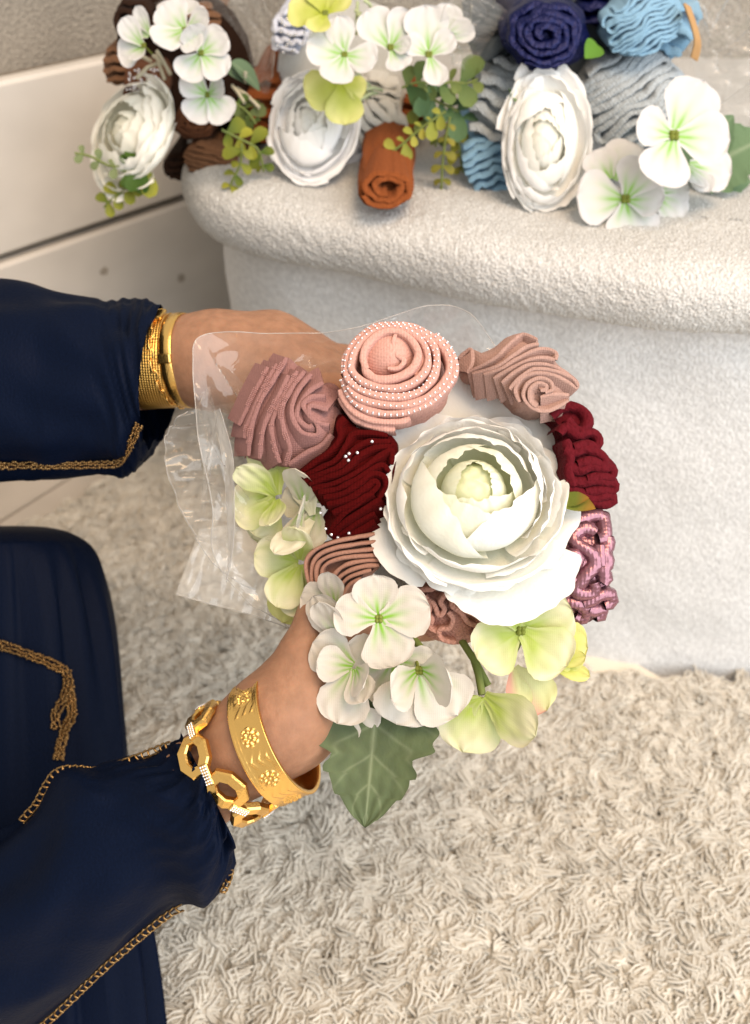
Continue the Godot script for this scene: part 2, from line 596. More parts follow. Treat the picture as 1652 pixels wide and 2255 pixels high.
# ---------------------------------------------------------------- shag rug
func rug() -> void:
	var t := thing("shag_rug", "thick cream shag rug on the floor in front of the carpeted step", "rug", Vector3(0.0, 0.0, -0.5))
	var a := on_level(30, 1200, 0.0)
	var b := on_level(420, 985, 0.0)
	var line := (b - a).normalized()
	var out := Vector3(line.z, 0, -line.x)
	if out.dot(Vector3(1, 0, 1)) < 0.0:
		out = -out
	var base := Shape.new()
	base.grid(60, 60, func(u, v):
		var p: Vector3 = a + line * lerpf(-0.8, 0.32, v) + out * (u * 1.3 + 0.008 * n3(v * 14.0, 1.0) * (1.0 - u))
		return Vector3(p.x, 0.011 + 0.004 * n3(p.x * 9.0, p.z * 9.0), p.z))
	part("backing", base, M.rug_back, t)
	# yarn tufts: a few strands each, in several forms
	var forms := []
	for k in 6:
		var s := Shape.new()
		var strands := 12
		for q in strands:
			var ang := TAU * q / strands + rng.randf() * 0.9
			var lean := 0.005 + 0.008 * rng.randf()
			var len := 0.016 + 0.008 * rng.randf()
			var main := rng.randf_range(-0.35, 0.35)
			var p := PackedVector3Array()
			for i in 7:
				var f := i / 6.0
				var tw := ang + f * 2.2
				p.append(Vector3(cos(tw) * 0.0022 + 0.0026 * sin(f * 6.5 + k) + f * f * lean * cos(main) + cos(ang) * f * 0.0017, len * f * (1.0 - 0.45 * f), sin(tw) * 0.0022 + 0.0026 * cos(f * 5.6 + k * 2.0) + f * f * lean * sin(main) + sin(ang) * f * 0.0017))
			s.tube(p, func(f): return 0.00115 * (1.0 - 0.4 * f * f), 4, Color.WHITE, true)
		s.tinted = true
		forms.append(s.mesh())
	var places := []
	for k in 6:
		places.append([])
	var g := 0.006
	var iy := int(1.0 / g)
	for i in range(-80, 132):
		for j in range(0, 170):
			var p := Vector3(i * g + rng.randf_range(-0.45, 0.45) * g, 0.006, -1.08 + j * g + rng.randf_range(-0.45, 0.45) * g)
			var rel := p - a
			if rel.dot(out) < 0.004 * n3(rel.dot(line) * 40.0, 2.0) or p.z > -0.2:
				continue
			var d := -(p.z)
			if absf(p.x) > 0.47:
				continue
			# under the step?
			if p.x > -0.17 and step_front.get_closest_point(Vector2(p.x, p.z)).y + 0.007 > p.z:
				continue
			places[rng.randi() % 6].append(p)
	var holder := knot("pile", t)
	holder.set_meta("kind", "stuff")
	for k in 6:
		var mm := MultiMesh.new()
		mm.transform_format = MultiMesh.TRANSFORM_3D
		mm.use_colors = true
		mm.mesh = forms[k]
		mm.instance_count = places[k].size()
		for i in places[k].size():
			var p: Vector3 = places[k][i]
			var flow := 2.6 * n3(p.x * 7.0, p.z * 7.0, 8.0) + 1.3 * n3(p.x * 23.0, p.z * 23.0, 2.0)
			var tip := Basis(Vector3(cos(flow), 0, sin(flow)), 0.45 + 0.35 * rng.randf())
			var bs := Basis(Vector3.UP, flow * 1.3 + rng.randf_range(-2.0, 2.0)) * Basis(Vector3.BACK, -0.25 * rng.randf())
			var sc := rng.randf_range(0.95, 1.35)
			mm.set_instance_transform(i, Transform3D(bs.scaled(Vector3(sc * 1.1, sc, sc * 1.1)), p - t.position))
			var tone := 0.93 + 0.1 * n3(p.x * 20.0, p.z * 20.0, 5.0) + rng.randf_range(-0.08, 0.08)
			mm.set_instance_color(i, Color(0.96 * tone, 0.9 * tone, 0.785 * tone))
		var o := MultiMeshInstance3D.new()
		o.name = "tufts"
		o.multimesh = mm
		o.material_override = M.pile
		o.set_meta("kind", "stuff")
		holder.add_child(o, true)


# ---------------------------------------------------------------- flowers
# a petal or leaf: x of the frame runs along it, z is its face
func blade(s: Shape, T: Transform3D, L: float, wf: Callable, e0: float, e1: float, cross: float, col: Callable, nu := 14, nv := 16, sd := 0.0, ruf := 0.0, twist := 0.0) -> void:
	var xs := PackedVector2Array()
	var p := Vector2.ZERO
	for j in nv + 1:
		xs.append(p)
		var e := e0 + e1 * (j + 0.5) / nv
		p += Vector2(cos(e), sin(e)) * (L / nv)
	s.grid(nu, nv, func(a, t):
		var k: Vector2 = xs[int(round(t * nv))]
		var q: float = a * 2.0 - 1.0
		var w: float = wf.call(t) * L * q * (1.0 + 0.035 * n3(t * 9.0, signf(q) * 4.0, sd + 2.0))
		var e: float = e0 + e1 * t
		var z: float = cross * q * q * absf(wf.call(t)) * L + ruf * L * n3(q * 2.3 + sd, t * 2.6, sd * 1.7) * (0.2 + t)
		var y: float = w * (1.0 - 0.12 * absf(cross) * q * q)
		var loc := Vector3(k.x - sin(e) * z, y, k.y + cos(e) * z)
		loc = loc.rotated(Vector3.RIGHT, twist * t)
		return T * loc, func(a, t): return col.call(t, a * 2.0 - 1.0))


func along(pos: Vector3, dir: Vector3, normal: Vector3) -> Transform3D:
	var x := dir.normalized()
	var z := (normal - x * normal.dot(x)).normalized()
	return Transform3D(Basis(x, z.cross(x), z), pos)


func round_petal(t: float) -> float:      # half width over length
	if t > 0.6:
		return 0.5 * sqrt(maxf(0.0, 1.0 - pow((t - 0.6) / 0.4, 2.4)))
	return lerpf(0.12, 0.5, sm(-0.05, 0.6, t))


func leaf_width(t: float) -> float:
	return 0.24 * pow(sin(PI * pow(clampf(t, 0.0, 1.0), 0.8)), 0.8)


# colours of dyed cloth petals (linear)
func hydrangea_white(t: float, q: float) -> Color:
	var streak := exp(-pow(q / 0.16, 2.0)) + 0.75 * exp(-pow((absf(q) - 0.5) / 0.16, 2.0))
	var g := clampf(exp(-pow(t / 0.42, 2.0)) * streak * 1.1 + 0.3 * exp(-pow(t / 0.3, 2.0)) * (1.0 - absf(q)), 0.0, 1.0)
	return Color(0.62, 0.575, 0.515).lerp(Color(0.22, 0.46, 0.04), g)


func hydrangea_cool(t: float, q: float) -> Color:
	var c := hydrangea_white(t, q)
	return Color(c.r * 1.06, c.g * 1.13, c.b * 1.26)


func hydrangea_lime(t: float, q: float) -> Color:
	var g := clampf(1.0 - sm(0.15, 0.95, t) * 0.75 - 0.3 * absf(q) + 0.3 * n3(q * 1.5, t * 2.0, 4.0), 0.0, 1.0)
	var vein := 0.12 * exp(-pow(fposmod(absf(q) * 3.0, 1.0) / 0.18, 2.0)) * (1.0 - t)
	return Color(0.68, 0.65, 0.45).lerp(Color(0.36, 0.46, 0.08), clampf(g * 0.9 + vein, 0.0, 1.0))


func hydrangea_yellow(t: float, q: float) -> Color:
	return Color(0.68, 0.66, 0.26).lerp(Color(0.4, 0.46, 0.06), clampf(1.0 - t + 0.3 * n3(q, t * 2.0, 9.0), 0.0, 1.0))


# pet: [angle in degrees from the image's right, start lift, bend, length factor, width factor]
func floret(parent: Node, T: Transform3D, L: float, pet: Array, col: Callable, sd: float, label := "", knobs := true, nu := 14) -> void:
	var fl := knot("hydrangea_floret", parent, label)
	for k in pet.size():
		var q: Array = pet[k]
		var a := deg_to_rad(q[0])
		var d := T.basis.x * cos(a) + T.basis.y * sin(a)
		var s := Shape.new()
		var wk: float = q[4] if q.size() > 4 else 1.0
		blade(s, along(T.origin + d * L * 0.05 + T.basis.z * 0.0006 * k, d, T.basis.z), L * (q[3] if q.size() > 3 else 1.0), func(t): return round_petal(t) * wk, deg_to_rad(q[1]), deg_to_rad(q[2]), 0.1 + 0.1 * n3(sd, k * 3.1), col, nu, nu + 4, sd + k * 5.0, 0.03, 0.2 * n3(sd * 3.0, k * 2.0))
		part("petal", s, M.petal, fl)
	if knobs:
		var c := Shape.new()
		for i in 4:
			var a := TAU * (i + 0.5) / 4.0
			var o := T * Vector3(cos(a) * L * 0.055, sin(a) * L * 0.055, L * 0.05)
			c.ball(o, T.basis.x * L * 0.062, T.basis.y * L * 0.062, T.basis.z * L * 0.06, 8)
		var st := PackedVector3Array([T * Vector3(0, 0, -L * 0.5), T * Vector3(0, 0, 0), T * Vector3(0, 0, L * 0.03)])
		c.tube(st, L * 0.035, 6)
		part("flower_centre", c, M.knob, fl)


# one petal of a rose, wrapped round the rose's axis: prof is a Bezier of [radius, height]
func rose_petal(s: Shape, T: Transform3D, k: float, prof: Array, phi: float, half: float, o: Dictionary, base: Color, rim: Color, nu := 36, nv := 20) -> void:
	var P: Array = prof.map(func(q): return Vector2(q[0], q[1]))
	var sd: float = o.get("sd", 0.0)
	var ruf: float = o.get("ruf", 0.0)
	var curl: float = o.get("curl", 0.0)
	var tuck: float = o.get("tuck", 0.0)
	var rnd: float = o.get("round", 0.3)
	var notch: float = o.get("notch", 0.0)
	var fade: float = o.get("fade", 0.55)
	s.grid(nu, nv, func(a, t):
		var q: float = a * 2.0 - 1.0
		var top := 1.0 - rnd * pow(absf(q), 3.0) - notch * exp(-pow(q / 0.15, 2.0)) + ruf * 0.006 * n3(q * 4.0 + sd, sd, 1.0)
		var tt: float = t * top
		var b := P[0].bezier_interpolate(P[1], P[2], P[3], tt) as Vector2
		var w := half * lerpf(0.75, 1.0, sm(0.0, 0.6, t))
		var th: float = phi + w * q
		var r: float = b.x * (1.0 + tuck * q)
		var z: float = b.y
		var e: float = maxf(0.0, t - 0.72) / 0.28
		r += curl * e * e
		z -= 0.55 * curl * e * e
		var n: float = n3(th * 2.6 + sd, sd * 2.0, t * 0.8) + 0.4 * n3(th * 6.0, sd, t * 1.2) + 0.1 * n3(th * 19.0, sd * 3.0, t * 1.5)
		r += ruf * n * t * t * t
		z += ruf * 0.7 * n3(th * 3.2, sd + 7.0, t) * t * t
		r += 0.02 * b.x * n3(th * 1.7, t * 2.0, sd + 3.0)
		return T * (Vector3(r * cos(th), r * sin(th), z) * k), func(a, t): return base.lerp(rim, clampf(sm(0.1, fade + 0.35, t) + 0.1 * n3(a * 3.0, t * 3.0, sd), 0.0, 1.0)))


# the large rose, petal by petal: [angle, half angle, belly radius, rim radius, rim height, ruffle, corner, curl]
const BIG_ROSE := [
	[25, 1.5, 86, 30, 71, 4, 0.2, 0], [150, 1.4, 92, 40, 71, 4, 0.26, 0], [-85, 1.45, 102, 52, 69, 5, 0.3, 0],
	[-118, 1.4, 146, 68, 68, 4, 0.45, 0], [42, 1.35, 126, 68, 68, 6, 0.34, 0], [135, 1.3, 140, 78, 64, 6, 0.38, 2],
	[-152, 1.25, 176, 90, 60, 4, 0.5, 0], [-48, 1.2, 168, 94, 58, 5, 0.46, 0], [72, 1.2, 160, 110, 54, 8, 0.34, 5],
	[12, 1.0, 170, 142, 42, 8, 0.3, 6], [45, 0.9, 180, 158, 30, 9, 0.3, 6], [-12, 0.85, 184, 170, 20, 9, 0.34, 8], [105, 1.05, 176, 146, 40, 8, 0.34, 6],
	[165, 1.15, 190, 160, 26, 7, 0.42, 8], [25, 0.85, 198, 188, 6, 10, 0.32, 10], [70, 0.8, 198, 190, 4, 9, 0.32, 10], [125, 0.85, 198, 194, 2, 8, 0.34, 10],
	[-95, 1.1, 192, 176, 2, 6, 0.42, 10], [-35, 0.85, 203, 202, -18, 8, 0.34, 12], [195, 1.0, 204, 206, -16, 8, 0.36, 14], [-122, 0.95, 206, 212, -32, 6, 0.34, 14], [-76, 0.85, 208, 220, -36, 6, 0.34, 12],
]
const ROSE_OUTER := [5, 0.78, [[60, -95], [180, -105], [235, -60], [262, -42]], {ruf = 12.0, tuck = 0.08, round = 0.35, curl = 16.0}]


# ---------------------------------------------------------------- rolled scarves
# a cloth folded on edge: path in plan units, rounded top fold, sides running down towards conv
func fold(s: Shape, path: PackedVector2Array, d0: float, w: float, h: float, zf: Callable, conv: Vector3, dent := 0.0, sd := 0.0, rough := 0.00015, lean := 0.0) -> void:
	var n := path.size()
	var prof := [[-1.0, 1.0], [-1.02, 0.55], [-1.0, 0.2], [-0.86, 0.06], [-0.5, 0.0], [0.0, 0.0], [0.5, 0.0], [0.86, 0.06], [1.0, 0.2], [1.02, 0.55], [1.0, 1.0]]
	s.grid(prof.size() - 1, n - 1, func(a, t):
		var j := int(round(t * (n - 1)))
		var q: Array = prof[int(round(a * (prof.size() - 1)))]
		var p := path[j]
		var tan := (path[mini(j + 1, n - 1)] - path[maxi(j - 1, 0)]).normalized()
		var nn := Vector2(-tan.y, tan.x)
		var ww := w * 0.5 * (1.0 + 0.22 * n3(p.x * 0.02, p.y * 0.02, sd)) * (0.75 + 0.25 * sm(0.0, 0.06, t) * sm(0.0, 0.06, 1.0 - t))
		var x: Vector2 = p + nn * ww * q[0]
		var d: float = d0 - zf.call(p)
		var top := at(x.x, x.y, d)
		var e := (conv - top).normalized()
		var drop: float = h * q[1]
		if absf(q[0]) < 0.9:
			drop = (1.0 - sqrt(1.0 - q[0] * q[0] * 0.95)) * ww * d / F * 1.1
			if absf(q[0]) < 0.1:
				drop += dent * ww * d / F
		elif q[1] < 0.3:
			drop = ww * d / F * 1.25
		if q[1] > 0.1:
			var lat := (C * Vector3(nn.x, -nn.y, 0.0)).normalized()
			top += lat * lean * (drop - ww * d / F * 0.8)
		return top + e * drop + Vector3(n3(top.x * 160.0, top.y * 160.0, top.z * 160.0 + sd), n3(top.y * 160.0, top.z * 160.0, top.x * 160.0), n3(top.z * 130.0, top.x * 130.0, top.y * 130.0)) * rough)


# the body of a roll beneath its folds
func body(s: Shape, outline: PackedVector2Array, d0: float, drop: float, depth: float, zf: Callable, conv: Vector3, wob := 0.0015, taper := 0.8) -> void:
	var n := outline.size()
	var mid := Vector2.ZERO
	for p in outline:
		mid += p / n
	s.grid(n, 14, func(a, t):
		var p := outline[int(round(a * n)) % n]
		if t < 0.36:
			var f: float = t / 0.36
			var q := mid.lerp(p, f)
			return at(q.x, q.y, d0 - zf.call(q) + drop + 0.003 * f * f)
		var f: float = (t - 0.36) / 0.64
		var q := at(p.x, p.y, d0 - zf.call(p) + drop + 0.003)
		var c := at(mid.x, mid.y, d0 + drop)
		var e := (conv - c).normalized()
		var out := (q - c)
		return q + e * depth * f - out * (1.0 - taper) * f + out.normalized() * wob * n3(a * 18.0, t * 3.0, d0 * 50.0), null, true)


func dome(cx: float, cy: float, R: float, hgt: float, tx := 0.0, ty := 0.0) -> Callable:
	return func(p):
		var q: Vector2 = (p - Vector2(cx, cy)) / R
		return hgt * (1.0 - q.length_squared()) + tx * q.x - ty * q.y


func spiral(cx: float, cy: float, r0: float, r1: float, turns: float, start: float, wob: float, sd: float, sq := 1.0) -> PackedVector2Array:
	var out := PackedVector2Array()
	var n := int(turns * 60)
	for i in n + 1:
		var f := float(i) / n
		var a := start + TAU * turns * f
		var r := lerpf(r0, r1, pow(f, 0.85)) * (1.0 + wob * n3(cos(a) * 1.3 + sd, sin(a) * 1.3, f * turns * 0.6))
		out.append(Vector2(cx + r * cos(a), cy + r * sin(a) * sq))
	return out


# a ribbon that wanders to and fro across an ellipse in hairpins
func meander(cx: float, cy: float, rx: float, ry: float, rows: int, ang: float, wob: float, sd: float) -> PackedVector2Array:
	var p := PackedVector2Array()
	for i in rows:
		var v := lerpf(-0.9, 0.9, (i + 0.5) / rows)
		var half := sqrt(1.0 - v * v * 0.95) * (0.86 + 0.16 * n3(i * 1.9, sd))
		var m := 5
		for k in m + 1:
			var u := lerpf(-half, half, float(k) / m) * (1.0 if i % 2 == 0 else -1.0)
			var q := Vector2(u + wob * 0.5 * n3(u * 2.0, v * 3.0, sd), v + wob * n3(u * 2.6 + 3.0, v * 1.4, sd + 2.0))
			q = Vector2(q.x * rx, q.y * ry).rotated(ang)
			p.append(Vector2(cx, cy) + q)
	return spline2(p, maxf(rx, ry) * 0.035)


func oval(cx: float, cy: float, rx: float, ry: float, ang := 0.0, wob := 0.06, sd := 0.0, n := 40) -> PackedVector2Array:
	var p := PackedVector2Array()
	for i in n:
		var a := TAU * i / n
		var r := 1.0 + wob * n3(cos(a) * 1.6 + sd, sin(a) * 1.6, sd)
		p.append(Vector2(cx, cy) + Vector2(cos(a) * rx * r, sin(a) * ry * r).rotated(ang))
	return p


# small crystals along a fold
func crystals(s: Shape, path: PackedVector2Array, d0: float, zf: Callable, off: float, every: int, r: float, lift := 0.0005) -> void:
	for j in range(1, path.size() - 1, every):
		var tan := (path[j + 1] - path[j - 1]).normalized()
		var p := path[j] + Vector2(-tan.y, tan.x) * off
		var o := at(p.x, p.y, d0 - zf.call(path[j]) - lift)
		crystal(s, o, r)


func crystal(s: Shape, o: Vector3, r: float) -> void:
	var b := s.v.size()
	var f := frame(o, EYE - o + Vector3(rng.randf_range(-0.2, 0.2), rng.randf_range(-0.2, 0.2), 0), rng.randf() * TAU)
	for ring in 2:
		for i in 8:
			var a := TAU * (i + 0.5 * ring) / 8.0
			var rr := r * (1.0 if ring == 0 else 0.55)
			s.v.append(f * Vector3(cos(a) * rr, sin(a) * rr, r * (0.0 if ring == 0 else 0.6)))
			s.uv.append(Vector2.ZERO)
			s.c.append(Color.WHITE)
	s.v.append(f * Vector3(0, 0, r * 0.6))
	s.uv.append(Vector2.ZERO)
	s.c.append(Color.WHITE)
	for i in 8:
		var q := (i + 1) % 8
		s.ix.append_array(PackedInt32Array([b + i, b + 8 + i, b + q, b + q, b + 8 + i, b + 8 + q, b + 8 + i, b + 16, b + 8 + q]))


func big_rose(parent: Node, T: Transform3D, k: float, label: String, sd: float, heart: Color, rim: Color, nu := 44) -> Node3D:
	var R := knot("white_rose", parent, label)
	var bi := 0
	for q in BIG_ROSE:
		var s := Shape.new()
		var f: float = sm(0.0, 20.0, bi)
		var vary := 1.0 + (0.0 if sd < 4.0 else 0.09 * n3(bi * 2.1, sd))
		var br: float = q[2] * vary
		var o := {sd = sd + bi * 5.3, ruf = float(q[5]), round = q[6], curl = float(q[7]), tuck = 0.05, fade = 0.42}
		var turn: float = 0.0 if sd < 4.0 else sd
		rose_petal(s, T, k, [[br * 0.25, -60.0 - 40.0 * f], [br * 1.02, -55.0 - 45.0 * f], [br * 1.12, q[4] * 0.45 - 8.0], [q[3] * vary, q[4]]], deg_to_rad(q[0]) + turn, q[1], o, heart.lerp(rim, 0.55 * f), heart.lerp(rim, 0.4 + 0.6 * sm(0.0, 0.4, f)), nu, nu / 2 + 2)
		part("petal", s, M.petal_fine, R)
		bi += 1
	var hs := Shape.new()
	hs.grid(24, 16, func(a, t): return T * (Vector3(70.0 * sin(PI * t * 0.5) * cos(TAU * a), 70.0 * sin(PI * t * 0.5) * sin(TAU * a), 4.0 + 52.0 * cos(PI * t * 0.5) + 5.0 * n3(sin(PI * t * 0.5) * cos(TAU * a) * 2.5, sin(PI * t * 0.5) * sin(TAU * a) * 2.5, 3.0) + 6.0 * exp(-pow(sin(PI * t * 0.5) * sin(TAU * a + 0.5) / 0.1, 2.0)) * (1.0 - sm(0.2, 0.6, t))) * k), func(a, t): return heart, true)
	part("heart", hs, M.petal_fine, R)
	return R


# ---------------------------------------------------------------- the bouquet held in front
const A1 := [473.7, 680.9, 0.3226]
const A2 := [828.9, 680.9, 0.3584]
const A3 := [473.7, 1065.8, 0.3584]
const Z1 := [1125.0, 1125.0, 0.1792]


func px(p: Array, o: Array) -> PackedVector2Array:
	return cr(p, o[0], o[1], o[2])


# a scarf roll: outline of its body, folds on top
func roll(parent: Node, label: String, m: Material, o: Array, outline: Array, folds: Array, d0: float, w: float, h: float, zf: Callable, conv: Vector3, dent := 0.0, drop := 0.0035, depth := 0.1, lean := 0.0) -> Array:
	var r := knot("scarf_roll", parent, label)
	var b := Shape.new()
	body(b, spline2(px(outline, o), 5.0, true), d0, drop, depth, zf, conv)
	part("scarf_body", b, m, r)
	var paths := []
	var i := 0
	for f in folds:
		var p := spline2(px(f, o), maxf(2.2, w * 0.3))
		var s := Shape.new()
		fold(s, p, d0 + 0.0008 * n3(i * 2.7, d0 * 30.0), w, h, zf, conv, dent, i * 3.1, 0.00015, lean)
		part("fold", s, m, r)
		paths.append(p)
		i += 1
	return [r, paths]


func bouquet() -> void:
	var B := thing("scarf_bouquet", "hand-held bouquet of rolled pink, red and mauve scarves round one large white rose", "bouquet", at(930, 1110, 0.6))
	var conv := at(935, 1110, 1.0)

	# large white rose
	var K := 0.000211
	var T := frame(at(1047, 1083, 0.452), dirv(-0.02, 0.44, 1.0))
	var R := big_rose(B, T, K, "large open white silk rose with a pale yellow-green heart", 3.0, Color(0.77, 0.8, 0.54), Color(0.88, 0.87, 0.835))
	var pi := 0
	for q in [[128, 0.62, 1.08, 0.0], [52, 0.75, 0.95, 0.1], [-12, 0.7, 0.98, 0.2], [-68, 0.72, 1.2, 0.05], [-122, 0.75, 0.86, 0.1], [110, 0.66, 1.5, 0.1], [66, 0.55, 1.3, 0.1], [-165, 0.75, 0.98, 0.2], [165, 0.5, 0.95, 0.1], [20, 0.5, 0.96, 0.1]]:
		var s := Shape.new()
		var o: Dictionary = ROSE_OUTER[3].duplicate()
		o.sd = 40.0 + pi * 6.1
		var g: float = q[2]
		rose_petal(s, T, K, [[60, -95], [170, -110 - pi * 3], [228 * g, -72 - pi * 3], [252 * g, -58 - pi * 4]], deg_to_rad(q[0]), q[1], o, Color(0.8, 0.82, 0.7), Color(0.88, 0.875, 0.84), 44, 24)
		part("petal", s, M.petal_fine, R)
		pi += 1
	# scarf rolls
	var r: Array
	var zf := dome(670, 905, 150, 0.012)
	r = roll(B, "dusty mauve scarf pleated like a fan with an openwork pattern", M.mauve, A1,
		[150, 790, 250, 560, 360, 390, 490, 325, 600, 420, 740, 500, 800, 600, 815, 850, 760, 950, 600, 1060, 470, 1080, 280, 1030, 215, 1000, 190, 870],
		[[360, 392, 270, 560, 195, 720, 160, 790], [420, 370, 320, 560, 230, 760, 200, 880], [485, 330, 400, 470, 310, 620, 245, 800, 225, 1000], [500, 450, 405, 640, 330, 800, 300, 1020], [560, 420, 440, 640, 385, 780, 400, 920, 440, 1050], [610, 420, 520, 540, 450, 690, 470, 830, 510, 950, 480, 1070],
		[655, 440, 560, 560, 520, 700, 580, 830, 690, 855, 690, 780, 620, 700, 600, 640, 660, 595, 750, 590], [740, 500, 700, 520, 640, 560, 570, 660, 560, 740, 630, 800, 665, 790], [770, 690, 700, 665, 645, 660, 640, 720, 700, 770, 780, 790], [500, 1060, 620, 980, 720, 930, 790, 850]],
		0.472, 13.0, 0.014, zf, conv, 0.25, 0.0035, 0.1, 0.9)
	var pat := Shape.new()
	for j in 6:
		var p: PackedVector2Array = r[1][j]
		for i in range(3, p.size() - 3, 1):
			if n3(i * 0.22, j * 2.0) > 0.15:
				var tan := (p[i + 1] - p[i - 1]).normalized()
				for u in [-4.0, 0.5, 5.0]:
					var q: Vector2 = p[i] + Vector2(-tan.y, tan.x) * u
					var d: float = 0.472 - zf.call(p[i]) + 0.0008 * n3(j * 2.7, 0.472 * 30.0)
					pat.ball(at(q.x, q.y, d), C.x * 0.00045, C.y * 0.00035, C.z * 0.00025, 5)
	part("openwork_stitches", pat, mat(Color(0.5, 0.26, 0.235), 0.9), r[0], "", true)

	# peach rhinestone roll, wound like a rose
	var pr := knot("scarf_roll", B, "peach scarf wound like a rose, edged with rows of tiny rhinestones")
	var pz := func(p): return 0.004 - 0.012 * pow(Vector2((p.x - 868.0) / 115.0, (p.y - 815.0) / 118.0).length(), 2.0)
	var pb := Shape.new()
	body(pb, oval(872, 838, 118, 108, 0.2, 0.04, 3.0), 0.466, 0.004, 0.12, pz, conv, 0.0012, 0.72)
	part("scarf_body", pb, M.peach, pr)
	var stones := Shape.new()
	var rings := [
		[1035, 405, 1005, 320, 1050, 220, 1140, 152, 1235, 142, 1330, 195, 1385, 290, 1360, 380, 1290, 440, 1200, 470, 1100, 470, 1030, 420, 1010, 360],
		[925, 390, 950, 290, 1030, 185, 1150, 128, 1285, 132, 1400, 200, 1450, 300, 1440, 400, 1370, 480, 1260, 530, 1140, 530, 1010, 490, 935, 420, 920, 350],
		[890, 400, 915, 280, 1000, 178, 1120, 118, 1300, 118, 1440, 182, 1510, 290, 1500, 430, 1420, 540, 1300, 590, 1150, 590, 1000, 550, 910, 480, 885, 400],
		[875, 440, 890, 320, 980, 190, 1110, 110, 1320, 110, 1480, 180, 1580, 290, 1600, 400, 1540, 520, 1420, 610, 1280, 650, 1120, 640, 980, 600, 900, 520],
		[868, 470, 940, 620, 1080, 695, 1260, 705, 1440, 645, 1580, 525, 1640, 400, 1600, 270, 1500, 170],
		[852, 545, 930, 680, 1080, 755, 1250, 765, 1330, 740],
		[850, 600, 940, 730, 1080, 800, 1230, 815],
		[1235, 160, 1215, 230, 1240, 310, 1290, 345, 1250, 400, 1180, 400],
		[1400, 260, 1420, 340, 1370, 430, 1400, 480]]
	for k in rings.size():
		var path := spline2(px(rings[k], A1), 3.2)
		var lift: float = [0.0085, 0.0075, 0.006, 0.0045, 0.0025, 0.0, -0.003, 0.0075, 0.005][k]
		var zk := func(p): return lift + 0.003 * (p.y - 800.0) / 100.0
		var s := Shape.new()
		fold(s, path, 0.462, 18.0 if k < 7 else 11.0, 0.014, zk, conv, 0.2, k * 2.0)
		part("fold", s, M.peach, pr)
		if k in [1, 2, 3, 4]:
			crystals(stones, path, 0.462, zk, -3.0 if k != 4 else 3.0, 4, 0.00062, -0.0001)
		if k in [2, 4]:
			crystals(stones, path, 0.4635, zk, 6.0 if k == 4 else 6.0, 4, 0.00055, 0.0009)
	var bud := Shape.new()
	body(bud, spline2(px(rings[0], A1).slice(0, 12), 5.0, true), 0.4592, 0.0, 0.01, dome(860, 775, 60, 0.004), conv, 0.001, 0.9)
	part("scarf_body", bud, M.peach, pr)
	part("rhinestones", stones, M.crystal, pr, "", true)

	roll(B, "greyish pink scarf in loose folds ending in a small coil", M.taupe, A2,
		[505, 290, 580, 240, 620, 272, 720, 235, 800, 172, 900, 145, 990, 180, 1000, 238, 1105, 262, 1108, 330, 1235, 430, 1245, 490, 1182, 525, 1185, 560, 1060, 630, 980, 615, 900, 590, 820, 490, 700, 400, 560, 400],
		[[505, 300, 580, 245, 590, 330, 560, 390], [560, 385, 640, 350, 740, 290, 830, 200, 905, 152, 990, 185], [590, 395, 740, 350, 850, 275, 930, 225, 1000, 212], [660, 400, 760, 365, 860, 305, 960, 255, 1040, 240, 1104, 265, 1106, 310], [720, 425, 820, 365, 920, 315, 1020, 295, 1100, 310], [770, 450, 850, 385, 960, 335, 1080, 345, 1180, 395],
		[820, 490, 880, 420, 970, 365, 1090, 375, 1200, 415, 1243, 470], [880, 570, 855, 490, 900, 420, 980, 390, 1080, 400, 1170, 440, 1235, 490], [1185, 560, 1060, 622, 960, 605, 905, 535, 925, 460, 1000, 420, 1070, 440, 1085, 490, 1040, 512], [985, 600, 945, 560, 945, 490, 995, 450, 1045, 465, 1045, 490, 1010, 500], [1010, 540, 1090, 520, 1185, 525]],
		0.468, 9.5, 0.014, dome(1180, 840, 130, 0.012, 0.002, -0.002), conv, 0.3, 0.0035, 0.1, 0.8)

	zf = dome(790, 1040, 150, 0.012)
	r = roll(B, "dark red scarf in slanting ribbed folds with a few rhinestones", M.wine, A1,
		[555, 1130, 640, 1040, 780, 930, 830, 730, 900, 730, 960, 800, 1180, 850, 1240, 920, 1230, 1100, 1160, 1350, 1095, 1400, 1090, 1470, 860, 1570, 775, 1555, 765, 1480, 815, 1400, 735, 1300, 700, 1240, 635, 1205],
		[[570, 1130, 680, 1040, 790, 960, 850, 870, 840, 790, 880, 735], [590, 1150, 720, 1080, 830, 1020, 890, 930, 940, 850, 1060, 840, 1180, 860], [610, 1170, 740, 1115, 860, 1060, 930, 970, 1030, 905, 1200, 900], [640, 1195, 750, 1150, 880, 1100, 970, 1010, 1080, 945, 1210, 930], [660, 1225, 800, 1190, 950, 1120, 1060, 1045, 1150, 980, 1205, 960, 1205, 1060],
		[700, 1250, 830, 1225, 960, 1160, 1060, 1095, 1140, 1060, 1190, 1110], [740, 1285, 870, 1255, 990, 1180, 1070, 1120, 1150, 1140, 1165, 1210, 1120, 1290], [760, 1330, 900, 1295, 1010, 1225, 1080, 1172, 1112, 1205, 1010, 1300, 890, 1385, 805, 1480, 785, 1545], [800, 1390, 900, 1345, 1000, 1290, 1080, 1250], [790, 1550, 860, 1470, 960, 1400, 1070, 1330, 1130, 1290], [800, 1565, 880, 1520, 980, 1450, 1090, 1390], [820, 1572, 900, 1550, 1000, 1500, 1090, 1445]],
		0.466, 14.0, 0.014, zf, conv, 0.3, 0.0035, 0.1, 0.6)
	var ws := Shape.new()
